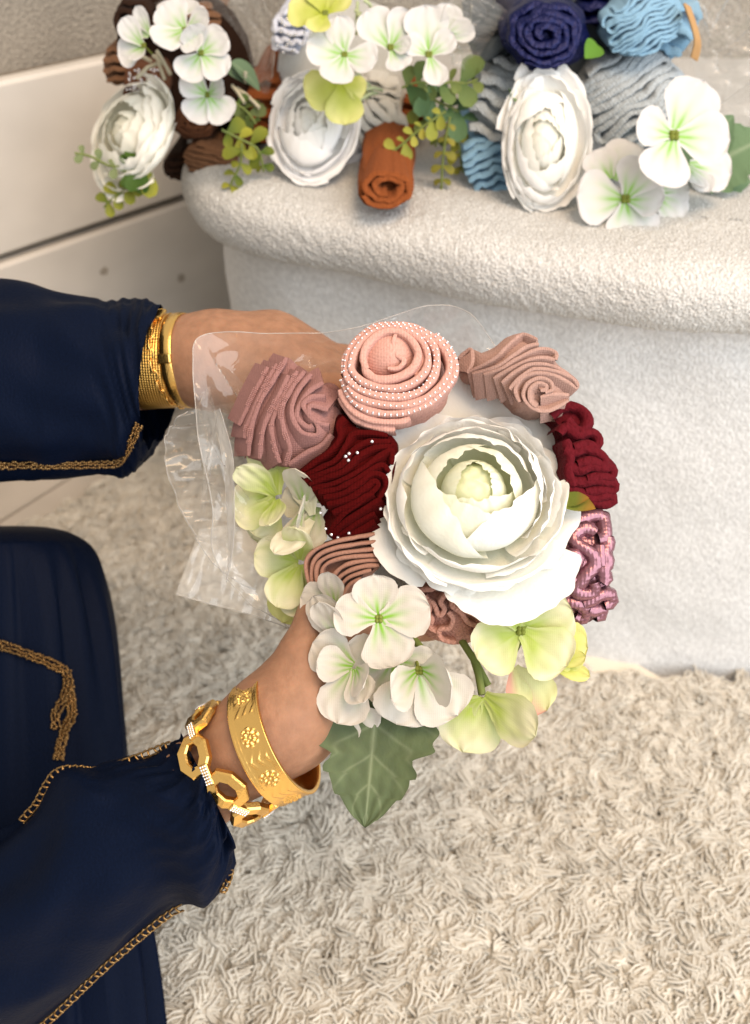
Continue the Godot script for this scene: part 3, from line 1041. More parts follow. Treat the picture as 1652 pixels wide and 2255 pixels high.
	for q in [[915, 985], [970, 980], [912, 1032], [1072, 905], [890, 1005], [1130, 1362], [755, 1500], [793, 1540], [840, 1560], [915, 1530], [720, 1390]]:
		var p := Vector2(A1[0] + q[0] * A1[2], A1[1] + q[1] * A1[2])
		crystal(ws, at(p.x, p.y, 0.466 - zf.call(p) - 0.0006), 0.0009)
	part("rhinestones", ws, M.crystal, r[0], "", true)

	roll(B, "crimson crinkled scarf with ruffled edges beside the large rose", M.crimson, A2,
		[1060, 640, 1130, 585, 1200, 570, 1285, 605, 1330, 680, 1312, 740, 1385, 772, 1390, 830, 1375, 862, 1420, 900, 1475, 960, 1472, 1020, 1490, 1070, 1478, 1110, 1475, 1185, 1410, 1205, 1330, 1190, 1170, 1120, 1150, 900, 1140, 720],
		[[1080, 660, 1140, 605, 1200, 590, 1275, 620, 1312, 690, 1270, 745, 1215, 720, 1180, 670], [1130, 760, 1180, 720, 1250, 770, 1330, 752, 1375, 795, 1362, 842, 1290, 830, 1220, 850], [1160, 860, 1230, 880, 1290, 855, 1360, 875, 1410, 915, 1400, 955, 1330, 930, 1240, 950], [1170, 950, 1260, 985, 1330, 960, 1400, 970, 1462, 975, 1455, 1030, 1390, 1025, 1300, 1040], [1170, 1040, 1260, 1060, 1340, 1050, 1420, 1060, 1475, 1075, 1462, 1115, 1390, 1110, 1290, 1120], [1180, 1100, 1260, 1130, 1350, 1165, 1420, 1140, 1468, 1170, 1410, 1195, 1340, 1180], [1170, 800, 1200, 900, 1190, 1000, 1220, 1090]],
		0.472, 25.0, 0.02, dome(1290, 1000, 150, 0.012, -0.003), conv, 0.0, 0.004, 0.1)

	roll(B, "plain blush scarf rolled in flat even layers", M.blush, A3,
		[548, 450, 600, 395, 720, 340, 1000, 295, 1060, 400, 1020, 500, 900, 620, 800, 690, 750, 720, 710, 800, 640, 770, 585, 640],
		[[690, 795, 605, 680, 562, 560, 562, 460, 640, 392, 760, 350, 980, 308], [665, 770, 600, 630, 595, 510, 640, 435, 760, 390, 1000, 352], [690, 720, 630, 620, 622, 520, 665, 462, 780, 425, 1010, 400], [700, 640, 660, 590, 660, 520, 720, 475, 830, 450, 1020, 440], [690, 690, 715, 590, 775, 515, 880, 478, 1020, 470], [715, 690, 745, 600, 805, 545, 900, 510, 1010, 500], [745, 690, 785, 610, 845, 565, 960, 530], [780, 690, 825, 620, 900, 585]],
		0.467, 9.5, 0.02, dome(770, 1270, 120, 0.009), conv, 0.0, 0.009)

	roll(B, "terracotta pink crocheted scarf in wavy cords under the large rose", M.crochet, A2,
		[265, 1705, 400, 1660, 480, 1755, 620, 1825, 740, 1880, 650, 1960, 605, 2035, 480, 2060, 300, 2000, 260, 1850],
		[[265, 1725, 340, 1722, 405, 1690, 432, 1740, 395, 1800, 420, 1850, 385, 1885, 350, 1810, 285, 1790], [480, 1765, 468, 1825, 520, 1865, 560, 1925, 620, 1960, 600, 2030], [540, 1790, 522, 1832, 585, 1872, 655, 1900, 690, 1940], [440, 1865, 472, 1905, 450, 1962, 385, 1972, 405, 2030, 490, 2052], [285, 1850, 340, 1900, 330, 1960, 400, 1990], [720, 1875, 650, 1848, 585, 1815, 560, 1780], [300, 1760, 330, 1840, 300, 1900, 310, 1960]],
		0.468, 12.5, 0.016, dome(1000, 1345, 90, 0.008), conv, 0.2, 0.006)

	roll(B, "shiny mauve satin scarf in tangled ruffled ribbons", M.satin, Z1,
		[560, 120, 720, 60, 1190, 0, 1215, 260, 1280, 330, 1260, 480, 1262, 640, 1205, 880, 1280, 1000, 1300, 1150, 1220, 1205, 1165, 1290, 1040, 1330, 940, 1380, 800, 1370, 690, 1190, 430, 1095, 290, 1060, 440, 930, 500, 600],
		[[640, 200, 860, 130, 1000, 70, 1140, 70, 1175, 200, 1180, 320, 1100, 350], [1050, 270, 960, 215, 840, 245, 785, 335, 850, 420, 960, 485, 1050, 565, 1060, 680, 965, 780, 880, 880, 800, 960, 860, 1025, 1000, 1030, 1060, 990, 1040, 890], [1220, 320, 1225, 420, 1170, 500, 1205, 640, 1150, 740, 1190, 830, 1150, 900], [600, 760, 760, 705, 850, 620, 820, 540, 690, 560], [420, 1010, 560, 910, 680, 940, 700, 1040, 540, 1060], [300, 1070, 460, 1090, 640, 1140, 790, 1140, 905, 1180, 940, 1280, 880, 1350, 800, 1310], [900, 1150, 1050, 1090, 1160, 1030, 1255, 1060, 1262, 1140, 1170, 1175], [980, 1220, 1070, 1240, 1140, 1215, 1145, 1275, 1060, 1310], [580, 920, 720, 830, 790, 880], [1120, 420, 1110, 560, 1130, 680]],
		0.47, 36.0, 0.014, dome(1285, 1250, 130, 0.012), conv, 0.0, 0.004)

	# a fold of dark mauve cloth deeper between the rolls
	roll(B, "", M.mauve, A1, [740, 520, 830, 520, 900, 640, 880, 720, 800, 720], [[760, 540, 820, 560, 850, 640, 840, 700]], 0.485, 12.0, 0.01, dome(740, 880, 60, 0.0), conv)

	# bound stems that the hands hold
	var st := Shape.new()
	st.tube(spline3(PackedVector3Array([at(960, 1100, 0.515), at(945, 1110, 0.57), at(940, 1110, 0.62), at(938, 1110, 0.69)]), 16), func(t): return lerpf(0.056, 0.026, sm(0.0, 1.0, t)), 28)
	part("bound_stems", st, M.white_cloth, B)

	# white hydrangea, lower left
	var W = hydrangea_white
	floret(B, frame(at(834, 1363, 0.4395), dirv(-0.05, 0.1, 1)), 0.0225, [[97, 8, 10, 0.95, 1.1], [14, 5, 5, 1.12, 1.05], [-72, -4, 8, 1.05, 1.15], [172, 6, -5, 0.95, 1.0]], W, 1.0, "white hydrangea floret facing up with green streaks and a green knob", true, 20)
	floret(B, frame(at(922, 1474, 0.4425), dirv(0.05, -0.25, 1)), 0.0258, [[-112, 4, 8, 1.12, 1.15], [-50, 2, 10, 1.15, 1.15], [8, 60, 12, 1.15, 0.9], [-162, 48, 14, 1.0, 0.9]], W, 2.0, "white hydrangea floret with two broad drooping petals", true, 20)
	floret(B, frame(at(782, 1468, 0.447), dirv(-0.35, 0.0, 1)), 0.0225, [[150, 8, 12, 1.05, 1.1], [172, 24, 22, 0.85, 1.0], [-105, 10, 5, 1.25, 1.0], [-30, 50, 10, 0.9, 0.9], [-60, 30, 12, 0.9, 0.9]], W, 3.0, "white hydrangea floret turned to the left", false, 20)
	floret(B, frame(at(758, 1420, 0.4485), dirv(-0.6, 0.1, 0.8)), 0.0225, [[100, 38, 5, 1.2, 0.7], [118, 20, 5, 1.25, 0.75], [160, -10, 10, 1.0, 1.1]], W, 4.0, "", false, 18)
	floret(B, frame(at(770, 1545, 0.455), dirv(-0.1, -0.1, 1)), 0.019, [[-112, 0, 8, 1.1, 1.1], [-60, -5, 5, 1.0, 1.1], [170, 0, 0, 0.9, 1.0]], W, 5.0, "", false, 18)
	floret(B, frame(at(868, 1452, 0.4535), dirv(0.0, -0.1, 1)), 0.023, [[-95, 0, 8, 1.05, 1.1], [-10, 10, 5, 0.9, 1.0], [175, 5, 5, 1.1, 1.1], [95, 10, 5, 0.9, 1.0]], W, 16.0, "", false, 18)
	floret(B, frame(at(742, 1340, 0.456), dirv(-0.5, 0.0, 0.9)), 0.022, [[-120, 5, 8, 1.05, 1.1], [165, 5, 8, 0.9, 1.1], [90, 20, 5, 0.9, 0.8]], W, 17.0, "", false, 16)
	# lime hydrangea, lower right
	var G = hydrangea_lime
	var Y = hydrangea_yellow
	floret(B, frame(at(1146, 1388, 0.4565), dirv(0.05, 0.0, 1)), 0.026, [[22, 2, 10, 1.05, 1.15], [212, 5, 8, 1.0, 1.15], [-38, 10, -6, 1.08, 1.1], [118, 0, 5, 0.95, 1.0]], G, 6.0, "lime green hydrangea floret with a brown knob below the large rose", true, 20)
	floret(B, frame(at(1062, 1530, 0.458), dirv(-0.1, -0.3, 1)), 0.025, [[-108, 8, 6, 1.25, 1.05], [-22, 35, 4, 1.35, 0.8], [-55, -8, 4, 1.1, 0.8], [-140, -5, 0, 0.9, 0.8]], G, 7.0, "drooping lime hydrangea floret at the bottom", false, 18)
	floret(B, frame(at(1128, 1468, 0.468), dirv(0.3, -0.3, 1)), 0.024, [[-50, 15, 15, 1.2, 0.9], [-85, 30, 10, 0.9, 0.7]], func(t, q): return Color(0.6, 0.33, 0.27).lerp(Color(0.62, 0.62, 0.32), sm(-0.7, 0.3, q)), 8.0, "", false)
	floret(B, frame(at(1204, 1462, 0.466), dirv(0.2, 0.3, 0.8)), 0.022, [[4, 30, 5, 0.9, 0.45], [-22, 10, 5, 1.0, 0.45], [30, -10, 5, 0.9, 1.0]], Y, 9.0, "", false)
	floret(B, frame(at(1190, 1420, 0.462), dirv(0.2, 0.0, 1)), 0.023, [[-5, 0, 0, 1.1, 1.05], [-50, -5, 0, 0.8, 1.0]], Y, 10.0, "", false)
	# pale green hydrangea behind the film on the left
	floret(B, frame(at(612, 1096, 0.482), dirv(-0.35, 0.1, 1)), 0.027, [[195, 4, 6, 0.95, 1.1], [125, 50, 10, 1.1, 0.6], [98, 15, 0, 1.2, 0.8], [-118, -2, 5, 0.85, 1.1], [-70, 40, 8, 0.8, 0.8], [230, -15, 0, 1.0, 1.0]], G, 11.0, "pale green hydrangea floret seen through the film", false, 18)
	floret(B, frame(at(668, 1120, 0.478), dirv(-0.5, 0.0, 1)), 0.024, [[75, 30, 20, 1.1, 0.8], [-15, 60, 10, 1.0, 0.8], [-100, 20, 20, 1.0, 0.6]], func(t, q): return hydrangea_white(t * 0.8, q).lerp(Color(0.5, 0.47, 0.3), 0.25), 12.0, "", false)
	floret(B, frame(at(662, 1238, 0.478), dirv(-0.3, 0.0, 1)), 0.026, [[170, 8, 6, 0.95, 0.95], [-115, 25, -10, 1.0, 0.85], [-80, 4, 5, 1.1, 1.05], [75, 40, 10, 1.0, 0.7]], G, 13.0, "pale green hydrangea floret at the edge of the film", false, 18)
	floret(B, frame(at(660, 1262, 0.481), dirv(-0.3, -0.1, 1)), 0.025, [[-112, 0, 0, 1.15, 0.9]], Y, 14.0, "", false)
	floret(B, frame(at(690, 1140, 0.474), dirv(-0.6, 0.2, 0.8)), 0.026, [[-110, 30, 14, 1.1, 0.7], [100, 20, 20, 0.9, 0.8]], func(t, q): return Color(0.74, 0.7, 0.55), 15.0, "", false)
	floret(B, frame(at(700, 1112, 0.477), dirv(-0.4, 0.1, 1)), 0.022, [[170, 8, 8, 0.9, 1.0], [-100, 10, 8, 1.1, 0.9], [80, 15, 8, 1.0, 0.9]], func(t, q): return hydrangea_white(t, q).lerp(Color(0.42, 0.4, 0.22), 0.35), 18.0, "", false)
	# stalks seen between the florets
	for q in [[1040, 1440, 1062, 1530, 0.46], [905, 1400, 940, 1450, 0.458], [690, 1180, 668, 1130, 0.484], [1010, 1400, 1075, 1510, 0.464], [1128, 1440, 1150, 1390, 0.47]]:
		var s := Shape.new()
		s.tube(PackedVector3Array([at(q[0], q[1], q[4] + 0.012), at((q[0] + q[2]) * 0.5 + 3, (q[1] + q[3]) * 0.5, q[4] + 0.004), at(q[2], q[3], q[4])]), 0.0021, 8)
		part("stalk", s, M.stem, B)

	# leaves
	var lf := Shape.new()
	blade(lf, along(at(834, 1500, 0.462), at(805, 1812, 0.447) - at(834, 1500, 0.462), dirv(0.02, 0.25, 1)), 0.0735, func(t):
		var w := lerpf(0.2, 0.44, sm(0.0, 0.2, t)) * (1.0 - 0.33 * sm(0.43, 0.52, t)) * (1.0 + 0.05 * cos(t * 40.0))
		if t >= 0.52:
			var u: float = (t - 0.52) / 0.48
			w = (0.295 + 0.05 * sm(0.0, 0.2, u)) * pow(1.0 - pow(u, 1.5), 0.9) * (1.0 + 0.13 * (fposmod(u * 3.2 + 0.2, 1.0) - 0.5) * sm(0.0, 0.1, u))
		return w, 0.12, -0.3, 0.16, func(t, q):
			var v := exp(-pow(q / 0.035, 2.0))
			var f := fposmod(t * 5.0 - absf(q) * 1.25, 1.0)
			v = maxf(v, 0.65 * exp(-pow((f - 0.5) / 0.06, 2.0)) * (1.0 - 0.6 * absf(q)))
			return Color(0.1, 0.13, 0.062).lerp(Color(0.26, 0.3, 0.18), v * 0.7) * (0.9 + 0.2 * n3(t * 6.0, q * 3.0)), 64, 110, 3.0, 0.008)
	part("leaf", lf, M.green, B, "broad dull green leaf with pale veins and a toothed edge")
	for q in [[1232, 1096, 1312, 1128, 0.3], [1238, 1104, 1300, 1100, 0.2]]:
		var s := Shape.new()
		var a := at(q[0], q[1], 0.462)
		var b := at(q[2], q[3], 0.455)
		blade(s, along(a, b - a, dirv(0.1, 0.5, 1)), (b - a).length(), func(t): return leaf_width(t) * 1.3, 0.0, q[4], 0.3, func(t, u): return Color(0.16, 0.19, 0.035).lerp(Color(0.33, 0.17, 0.03), sm(0.45, 1.0, t)), 10, 20)
		part("leaf", s, M.green, B)


# ---------------------------------------------------------------- clear film round the bouquet
func crease(x: float, y: float, z: float) -> float:
	return 1.0 - 2.0 * absf(n3(x, y, z))


# a film sheet: gently waved, with long sharp creases running out from the neck
func film(parent: Node, inner: Array, rim: Array, sd: float, amp: float, folds: int, m: Material, rimmed := true) -> void:
	var a := PackedVector3Array()
	var b := PackedVector3Array()
	for q in inner:
		a.append(at(q[0], q[1], q[2]))
	for q in rim:
		b.append(at(q[0], q[1], q[2]))
	var nu := 190
	a = spline3(a, nu)
	b = spline3(b, nu)
	var r := RandomNumberGenerator.new()
	r.seed = int(sd * 100.0)
	var lines := []
	for i in folds:
		var p := Vector2(r.randf(), r.randf() * 0.5)
		var q := p + Vector2(r.randf_range(-0.16, 0.16), r.randf_range(0.25, 0.8)) if i % 3 else p + Vector2(r.randf_range(-0.3, 0.3), r.randf_range(-0.1, 0.3))
		lines.append([p, q, r.randf_range(-1.0, 1.0), r.randf_range(0.012, 0.05)])
	var pos := func(u: float, v: float) -> Vector3:
		var j := int(round(u * nu))
		var p := a[j].lerp(b[j], v)
		var w := 0.6 * n3(u * 5.0 + sd, v * 1.5, sd) + 0.3 * n3(u * 14.0, v * 2.5, sd + 4.0)
		var side := 0.0
		for l in lines:
			var A: Vector2 = l[0]
			var d: Vector2 = l[1] - A
			var t := clampf((Vector2(u, v) - A).dot(d) / d.length_squared(), 0.0, 1.0)
			var o := Vector2(u, v) - A - d * t
			var k := exp(-o.length() / l[3])
			w += l[2] * k * sin(PI * clampf(t, 0.08, 0.92))
			side += l[2] * k * signf(o.cross(d)) * 0.3
		return p + (C.z * w + C.x * side * 0.4) * amp * (0.25 + 0.75 * v)
	var s := Shape.new()
	s.grid(nu, 90, pos)
	part("film_sheet", s, m, parent)
	if rimmed:
		var e := Shape.new()
		var line := PackedVector3Array()
		for j in nu + 1:
			line.append(pos.call(float(j) / nu, 1.0))
		e.tube(line, 0.00028, 4)
		part("film_edge", e, M.film_fold, parent)


func film_wrap() -> void:
	var W := knot("cellophane_wrap", get_node("scarf_bouquet"), "crumpled clear cellophane standing out on the left of the bouquet")
	film(W, [[1010, 880, 0.51], [960, 850, 0.52], [880, 830, 0.53], [800, 830, 0.53], [740, 860, 0.53], [715, 940, 0.525], [700, 1020, 0.525], [690, 1100, 0.52], [690, 1180, 0.52], [700, 1250, 0.52], [730, 1310, 0.52], [790, 1350, 0.52]],
		[[1100, 775, 0.5], [1030, 690, 0.503], [940, 676, 0.505], [760, 728, 0.5], [600, 735, 0.495], [450, 738, 0.488], [424, 800, 0.482], [436, 950, 0.476], [468, 1110, 0.474], [470, 1220, 0.48], [540, 1320, 0.486], [665, 1395, 0.49]], 1.0, 0.008, 44, M.film)
	film(W, [[560, 880, 0.515], [600, 960, 0.515], [620, 1040, 0.512], [640, 1120, 0.51], [660, 1200, 0.51], [690, 1300, 0.51]],
		[[412, 905, 0.496], [362, 962, 0.498], [385, 1090, 0.496], [430, 1180, 0.494], [470, 1240, 0.497], [560, 1300, 0.497]], 5.0, 0.011, 34, M.film)
	film(W, [[440, 1165, 0.494], [520, 1160, 0.496], [600, 1190, 0.498], [690, 1260, 0.502]], [[388, 1308, 0.492], [470, 1332, 0.494], [560, 1356, 0.496], [668, 1396, 0.5]], 21.0, 0.0015, 4, M.film_panel)
	# stiff folds standing out of the film
	film(W, [[470, 905, 0.484], [490, 1020, 0.482], [498, 1120, 0.48], [502, 1200, 0.478], [498, 1278, 0.474]], [[484, 900, 0.478], [512, 1000, 0.477], [516, 1100, 0.474], [514, 1200, 0.473], [499, 1282, 0.473]], 9.0, 0.0008, 4, M.film_fold)
	film(W, [[440, 870, 0.482], [455, 960, 0.478], [446, 1040, 0.476], [444, 1120, 0.478]], [[462, 850, 0.478], [478, 940, 0.472], [462, 1060, 0.471], [450, 1130, 0.474]], 13.0, 0.003, 6, M.film, false)


# ---------------------------------------------------------------- skin: tapered bones joined smoothly and meshed
func bone_mesh(s: Shape, bones: Array, cell: float) -> void:
	var lo := Vector3.ONE * 1e9
	var hi := -lo
	for b in bones:
		var rr: float = maxf(b[1], b[3])
		for p in [b[0], b[2]]:
			lo = lo.min(p - Vector3.ONE * (rr + cell * 4.0))
			hi = hi.max(p + Vector3.ONE * (rr + cell * 4.0))
	var nx := int((hi.x - lo.x) / cell) + 2
	var ny := int((hi.y - lo.y) / cell) + 2
	var nzz := int((hi.z - lo.z) / cell) + 2
	var f := PackedFloat32Array()
	f.resize(nx * ny * nzz)
	f.fill(1.0)
	for b in bones:
		var A: Vector3 = b[0]
		var Bv: Vector3 = b[2]
		var ra: float = b[1]
		var rb: float = b[3]
		var k: float = b[4]
		var m := maxf(ra, rb) + k + cell * 3.0
		var l := A.min(Bv) - Vector3.ONE * m
		var h := A.max(Bv) + Vector3.ONE * m
		var x0 := maxi(0, int((l.x - lo.x) / cell))
		var y0 := maxi(0, int((l.y - lo.y) / cell))
		var z0 := maxi(0, int((l.z - lo.z) / cell))
		var x1 := mini(nx - 1, int((h.x - lo.x) / cell) + 1)
		var y1 := mini(ny - 1, int((h.y - lo.y) / cell) + 1)
		var z1 := mini(nzz - 1, int((h.z - lo.z) / cell) + 1)
		var ba := Bv - A
		var inv := 1.0 / maxf(ba.length_squared(), 1e-9)
		for z in range(z0, z1 + 1):
			for y in range(y0, y1 + 1):
				var at0 := (z * ny + y) * nx
				for x in range(x0, x1 + 1):
					var pa := lo + Vector3(x, y, z) * cell - A
					var t := clampf(pa.dot(ba) * inv, 0.0, 1.0)
					var d := (pa - ba * t).length() - lerpf(ra, rb, t)
					var c := f[at0 + x]
					var g := maxf(k - absf(d - c), 0.0) / k
					f[at0 + x] = minf(d, c) - g * g * k * 0.25
	var id := {}
	var base := s.v.size()
	var off := [0, 1, nx, nx + 1, nx * ny, nx * ny + 1, nx * ny + nx, nx * ny + nx + 1]
	var cnr := [Vector3(0, 0, 0), Vector3(1, 0, 0), Vector3(0, 1, 0), Vector3(1, 1, 0), Vector3(0, 0, 1), Vector3(1, 0, 1), Vector3(0, 1, 1), Vector3(1, 1, 1)]
	var eds := [[0, 1], [2, 3], [4, 5], [6, 7], [0, 2], [1, 3], [4, 6], [5, 7], [0, 4], [1, 5], [2, 6], [3, 7]]
	for z in nzz - 1:
		for y in ny - 1:
			for x in nx - 1:
				var i := (z * ny + y) * nx + x
				if f[i] > cell * 3.0:
					continue
				var neg := 0
				for q in 8:
					if f[i + off[q]] < 0.0:
						neg += 1
				if neg == 0 or neg == 8:
					continue
				var sum := Vector3.ZERO
				var cnt := 0
				for e in eds:
					var a := f[i + off[e[0]]]
					var b := f[i + off[e[1]]]
					if (a < 0.0) != (b < 0.0):
						sum += (cnr[e[0]] as Vector3).lerp(cnr[e[1]], a / (a - b))
						cnt += 1
				id[i] = s.v.size()
				s.v.append(lo + (Vector3(x, y, z) + sum / cnt) * cell)
				s.uv.append(Vector2.ZERO)
				s.c.append(Color.WHITE)
	var st := [1, nx, nx * ny]
	for i in id:
		for ax in 3:
			var j: int = i + st[ax]
			if (f[i] < 0.0) == (f[j] < 0.0):
				continue
			var u: int = st[(ax + 1) % 3]
			var w: int = st[(ax + 2) % 3]
			if id.has(i - u) and id.has(i - w) and id.has(i - u - w):
				var q := [id[i - u - w], id[i - w], id[i], id[i - u]]
				if f[i] < 0.0:
					s.ix.append_array(PackedInt32Array([q[0], q[2], q[1], q[0], q[3], q[2]]))
				else:
					s.ix.append_array(PackedInt32Array([q[0], q[1], q[2], q[0], q[2], q[3]]))


func bones(pts: Array, k: float) -> Array:
	var out := []
	for i in pts.size() - 1:
		out.append([at(pts[i][0], pts[i][1], pts[i][2]), pts[i][3], at(pts[i + 1][0], pts[i + 1][1], pts[i + 1][2]), pts[i + 1][3], k])
	return out


# cloth between two outlines [x, y]; ring angle 0 is on A, a quarter turn on is the side nearest the viewer
func loft_at(A: PackedVector2Array, B: PackedVector2Array, u: float, a: float, dep: Callable, skew := 0.0) -> Vector3:
	var j := clampf(u, 0.0, 1.0) * (A.size() - 1)
	var i := mini(int(j), A.size() - 2)
	var p := A[i].lerp(A[i + 1], j - i)
	var q := B[i].lerp(B[i + 1], j - i)
	var m := (p + q) * 0.5 + (p - q) * 0.5 * cos(a)
	var d: Array = dep.call(u)
	var depth: float = d[0] - (d[1] if sin(a) > 0.0 else d[2]) * sin(a)
	return at(m.x - skew * sin(a) * u * u * u, m.y, depth)


func loft(s: Shape, A: PackedVector2Array, B: PackedVector2Array, nu: int, nr: int, dep: Callable, wr: Callable, skew := 0.0) -> void:
	s.grid(nr, nu, func(r, u):
		var p := loft_at(A, B, u, r * TAU, dep, skew)
		var o := loft_at(A, B, u, r * TAU, func(x): return [dep.call(x)[0], 0.0, 0.0])
		var c := loft_at(A, B, u, PI * 0.5, func(x): return [dep.call(x)[0], 0.0, 0.0])
		return p + (p - c).normalized() * (wr.call(u, r * TAU) as float), null, true)


func resample(p: PackedVector2Array, n: int) -> PackedVector2Array:
	var c := Curve2D.new()
	for i in p.size():
		var t := (p[mini(i + 1, p.size() - 1)] - p[maxi(i - 1, 0)]) / 6.0
		c.add_point(p[i], -t, t)
	var out := PackedVector2Array()
	for i in n + 1:
		var f := float(i) / n * (p.size() - 1)
		out.append(c.samplef(f))
	return out


# gold edging: two cords with rungs between
func ladder(parent: Node, pts: PackedVector3Array, width: float, pitch: float, out: Vector3) -> void:
	var s := Shape.new()
	var len := 0.0
	for i in pts.size() - 1:
		len += pts[i].distance_to(pts[i + 1])
	var n := int(len / pitch)
	var p := spline3(pts, n * 4)
	var rail := [PackedVector3Array(), PackedVector3Array()]
	for i in p.size():
		var t := (p[mini(i + 1, p.size() - 1)] - p[maxi(i - 1, 0)]).normalized()
		var sd := t.cross(out).normalized()
		for k in 2:
			rail[k].append(p[i] + sd * width * (k - 0.5) * (1.0 + 0.25 * n3(i * 0.7, k * 9.0)) + out * 0.0006 * sin(i * PI * 0.5 + k * 2.0))
	for k in 2:
		s.tube(rail[k], func(f): return 0.00045 + 0.00025 * absf(sin(f * n * PI)), 5)
	for i in n:
		var a: Vector3 = rail[0][i * 4]
		var b: Vector3 = rail[1][i * 4 + (1 if i % 3 == 0 else 0)]
		s.tube(PackedVector3Array([a, a.lerp(b, 0.5) + out * 0.0009, b]), 0.0007, 5)
	part("gold_edging", s, M.bead, parent, "", true)


func sequins(parent: Node, pts: PackedVector3Array, width: float, out: Vector3) -> void:
	var s := Shape.new()
	var p := spline3(pts, 90)
	for i in p.size():
		for k in 3:
			var t := (p[mini(i + 1, p.size() - 1)] - p[maxi(i - 1, 0)]).normalized()
			var sd := t.cross(out).normalized()
			var o := p[i] + sd * width * ((k - 1) * 0.36 + rng.randf_range(-0.12, 0.12)) + out * rng.randf_range(0.0, 0.001)
			s.ball(o, sd * rng.randf_range(0.0007, 0.0012), t * rng.randf_range(0.0009, 0.0013), out * 0.0007, 6)
	part("sequin_band", s, M.bead, parent, "", true)


func person() -> void:
	var P := thing("person", "person in a dark navy gold-edged dress holding the bouquet out with both hands", "person", at(-100, 1900, 0.62))
	var sk := Shape.new()
	var up := bones([[-200, 830, 0.6, 0.037], [120, 812, 0.585, 0.033], [320, 798, 0.562, 0.0268], [430, 793, 0.554, 0.0252], [520, 795, 0.551, 0.026]], 0.012)
	for q in [[[480, 820, 0.545, 0.022], [600, 848, 0.536, 0.017], [705, 852, 0.532, 0.0135]], [[490, 795, 0.552, 0.023], [610, 800, 0.548, 0.0175], [712, 818, 0.547, 0.0135]], [[490, 780, 0.556, 0.022], [610, 768, 0.56, 0.0165], [704, 790, 0.563, 0.013]], [[490, 775, 0.56, 0.02], [600, 755, 0.57, 0.0155], [684, 770, 0.578, 0.012]]]:
		up += bones(q, 0.014)
	for q in [[[705, 852, 0.532, 0.0105], [795, 856, 0.532, 0.0092], [862, 842, 0.538, 0.0084], [915, 838, 0.545, 0.0072]], [[712, 818, 0.547, 0.0108], [808, 822, 0.549, 0.0094], [888, 828, 0.555, 0.0086], [950, 842, 0.56, 0.0074]], [[704, 790, 0.563, 0.0105], [800, 806, 0.567, 0.0092], [876, 822, 0.572, 0.0084], [936, 842, 0.576, 0.0072]], [[684, 770, 0.578, 0.0092], [765, 790, 0.584, 0.0082], [830, 815, 0.588, 0.0074], [880, 838, 0.59, 0.0064]], [[520, 850, 0.54, 0.017], [590, 915, 0.53, 0.0125], [655, 975, 0.524, 0.0105], [700, 1035, 0.52, 0.0086]]]:
		up += bones(q, 0.005)
	bone_mesh(sk, up, 0.0031)
	var dn := bones([[40, 2010, 0.535, 0.026], [250, 1880, 0.52, 0.018], [372, 1782, 0.493, 0.0175], [450, 1718, 0.4735, 0.0222], [560, 1632, 0.464, 0.0238], [645, 1560, 0.467, 0.0232]], 0.012)
	for q in [[[620, 1570, 0.464, 0.022], [680, 1490, 0.47, 0.016], [704, 1428, 0.478, 0.0135]], [[630, 1580, 0.468, 0.022], [700, 1480, 0.484, 0.017], [722, 1416, 0.494, 0.0135]], [[640, 1585, 0.474, 0.022], [715, 1480, 0.498, 0.0165], [738, 1412, 0.51, 0.013]], [[645, 1590, 0.48, 0.02], [725, 1485, 0.51, 0.0155], [750, 1420, 0.524, 0.012]]]:
		dn += bones(q, 0.014)
	for q in [[[704, 1428, 0.478, 0.0105], [780, 1385, 0.482, 0.0092], [850, 1375, 0.488, 0.0084], [905, 1385, 0.494, 0.0072]], [[722, 1416, 0.494, 0.0108], [805, 1385, 0.498, 0.0094], [885, 1380, 0.503, 0.0086], [945, 1385, 0.508, 0.0074]], [[738, 1412, 0.51, 0.0105], [818, 1382, 0.515, 0.0092], [890, 1374, 0.52, 0.0084], [945, 1376, 0.524, 0.0072]], [[750, 1420, 0.524, 0.0092], [820, 1390, 0.53, 0.0082], [880, 1376, 0.534, 0.0074], [925, 1372, 0.538, 0.0064]], [[632, 1530, 0.464, 0.0165], [668, 1440, 0.464, 0.0125], [698, 1360, 0.468, 0.0105], [720, 1290, 0.476, 0.0086]]]:
		dn += bones(q, 0.005)
	bone_mesh(sk, dn, 0.0031)
	part("body", sk, M.skin, P)

	# raised sleeve
	var a1 := resample(PackedVector2Array([Vector2(-700, 640), Vector2(-300, 610), Vector2(0, 620), Vector2(120, 640), Vector2(220, 652), Vector2(300, 668), Vector2(362, 690)]), 90)
	var b1 := resample(PackedVector2Array([Vector2(-700, 1120), Vector2(-300, 1075), Vector2(0, 1056), Vector2(120, 1053), Vector2(230, 1050), Vector2(290, 1040), Vector2(338, 985)]), 90)
	var d1 := func(u): return [lerpf(0.6, 0.556, u), lerpf(0.075, 0.05, u), lerpf(0.075, 0.04, u)]
	var s1 := Shape.new()
	var w1 := func(u, a): return 0.005 * n3(u * 3.0, cos(a) * 1.5, sin(a) * 1.5 + 3.0) + 0.0012 * crease(u * 4.0 + cos(a), sin(a) * 1.6, 2.0) + 0.0024 * sm(0.55, 0.9, u) * n3(u * 26.0 + cos(a) * 4.0, sin(a) * 3.0, 1.0)
	loft(s1, a1, b1, 130, 72, d1, w1, 42.0)
	var sl := part("sleeve", s1, M.navy, P, "wide dark navy sleeve of the raised arm")
	var tr := PackedVector3Array()
	for i in 14:
		var u := lerpf(0.3, 0.985, i / 13.0)
		tr.append(loft_at(a1, b1, u, lerpf(2.62, 2.2, sm(0.75, 1.0, u) * 0.8), d1, 42.0) + C.z * 0.003)
	sequins(sl, tr, 0.0045, C.z)

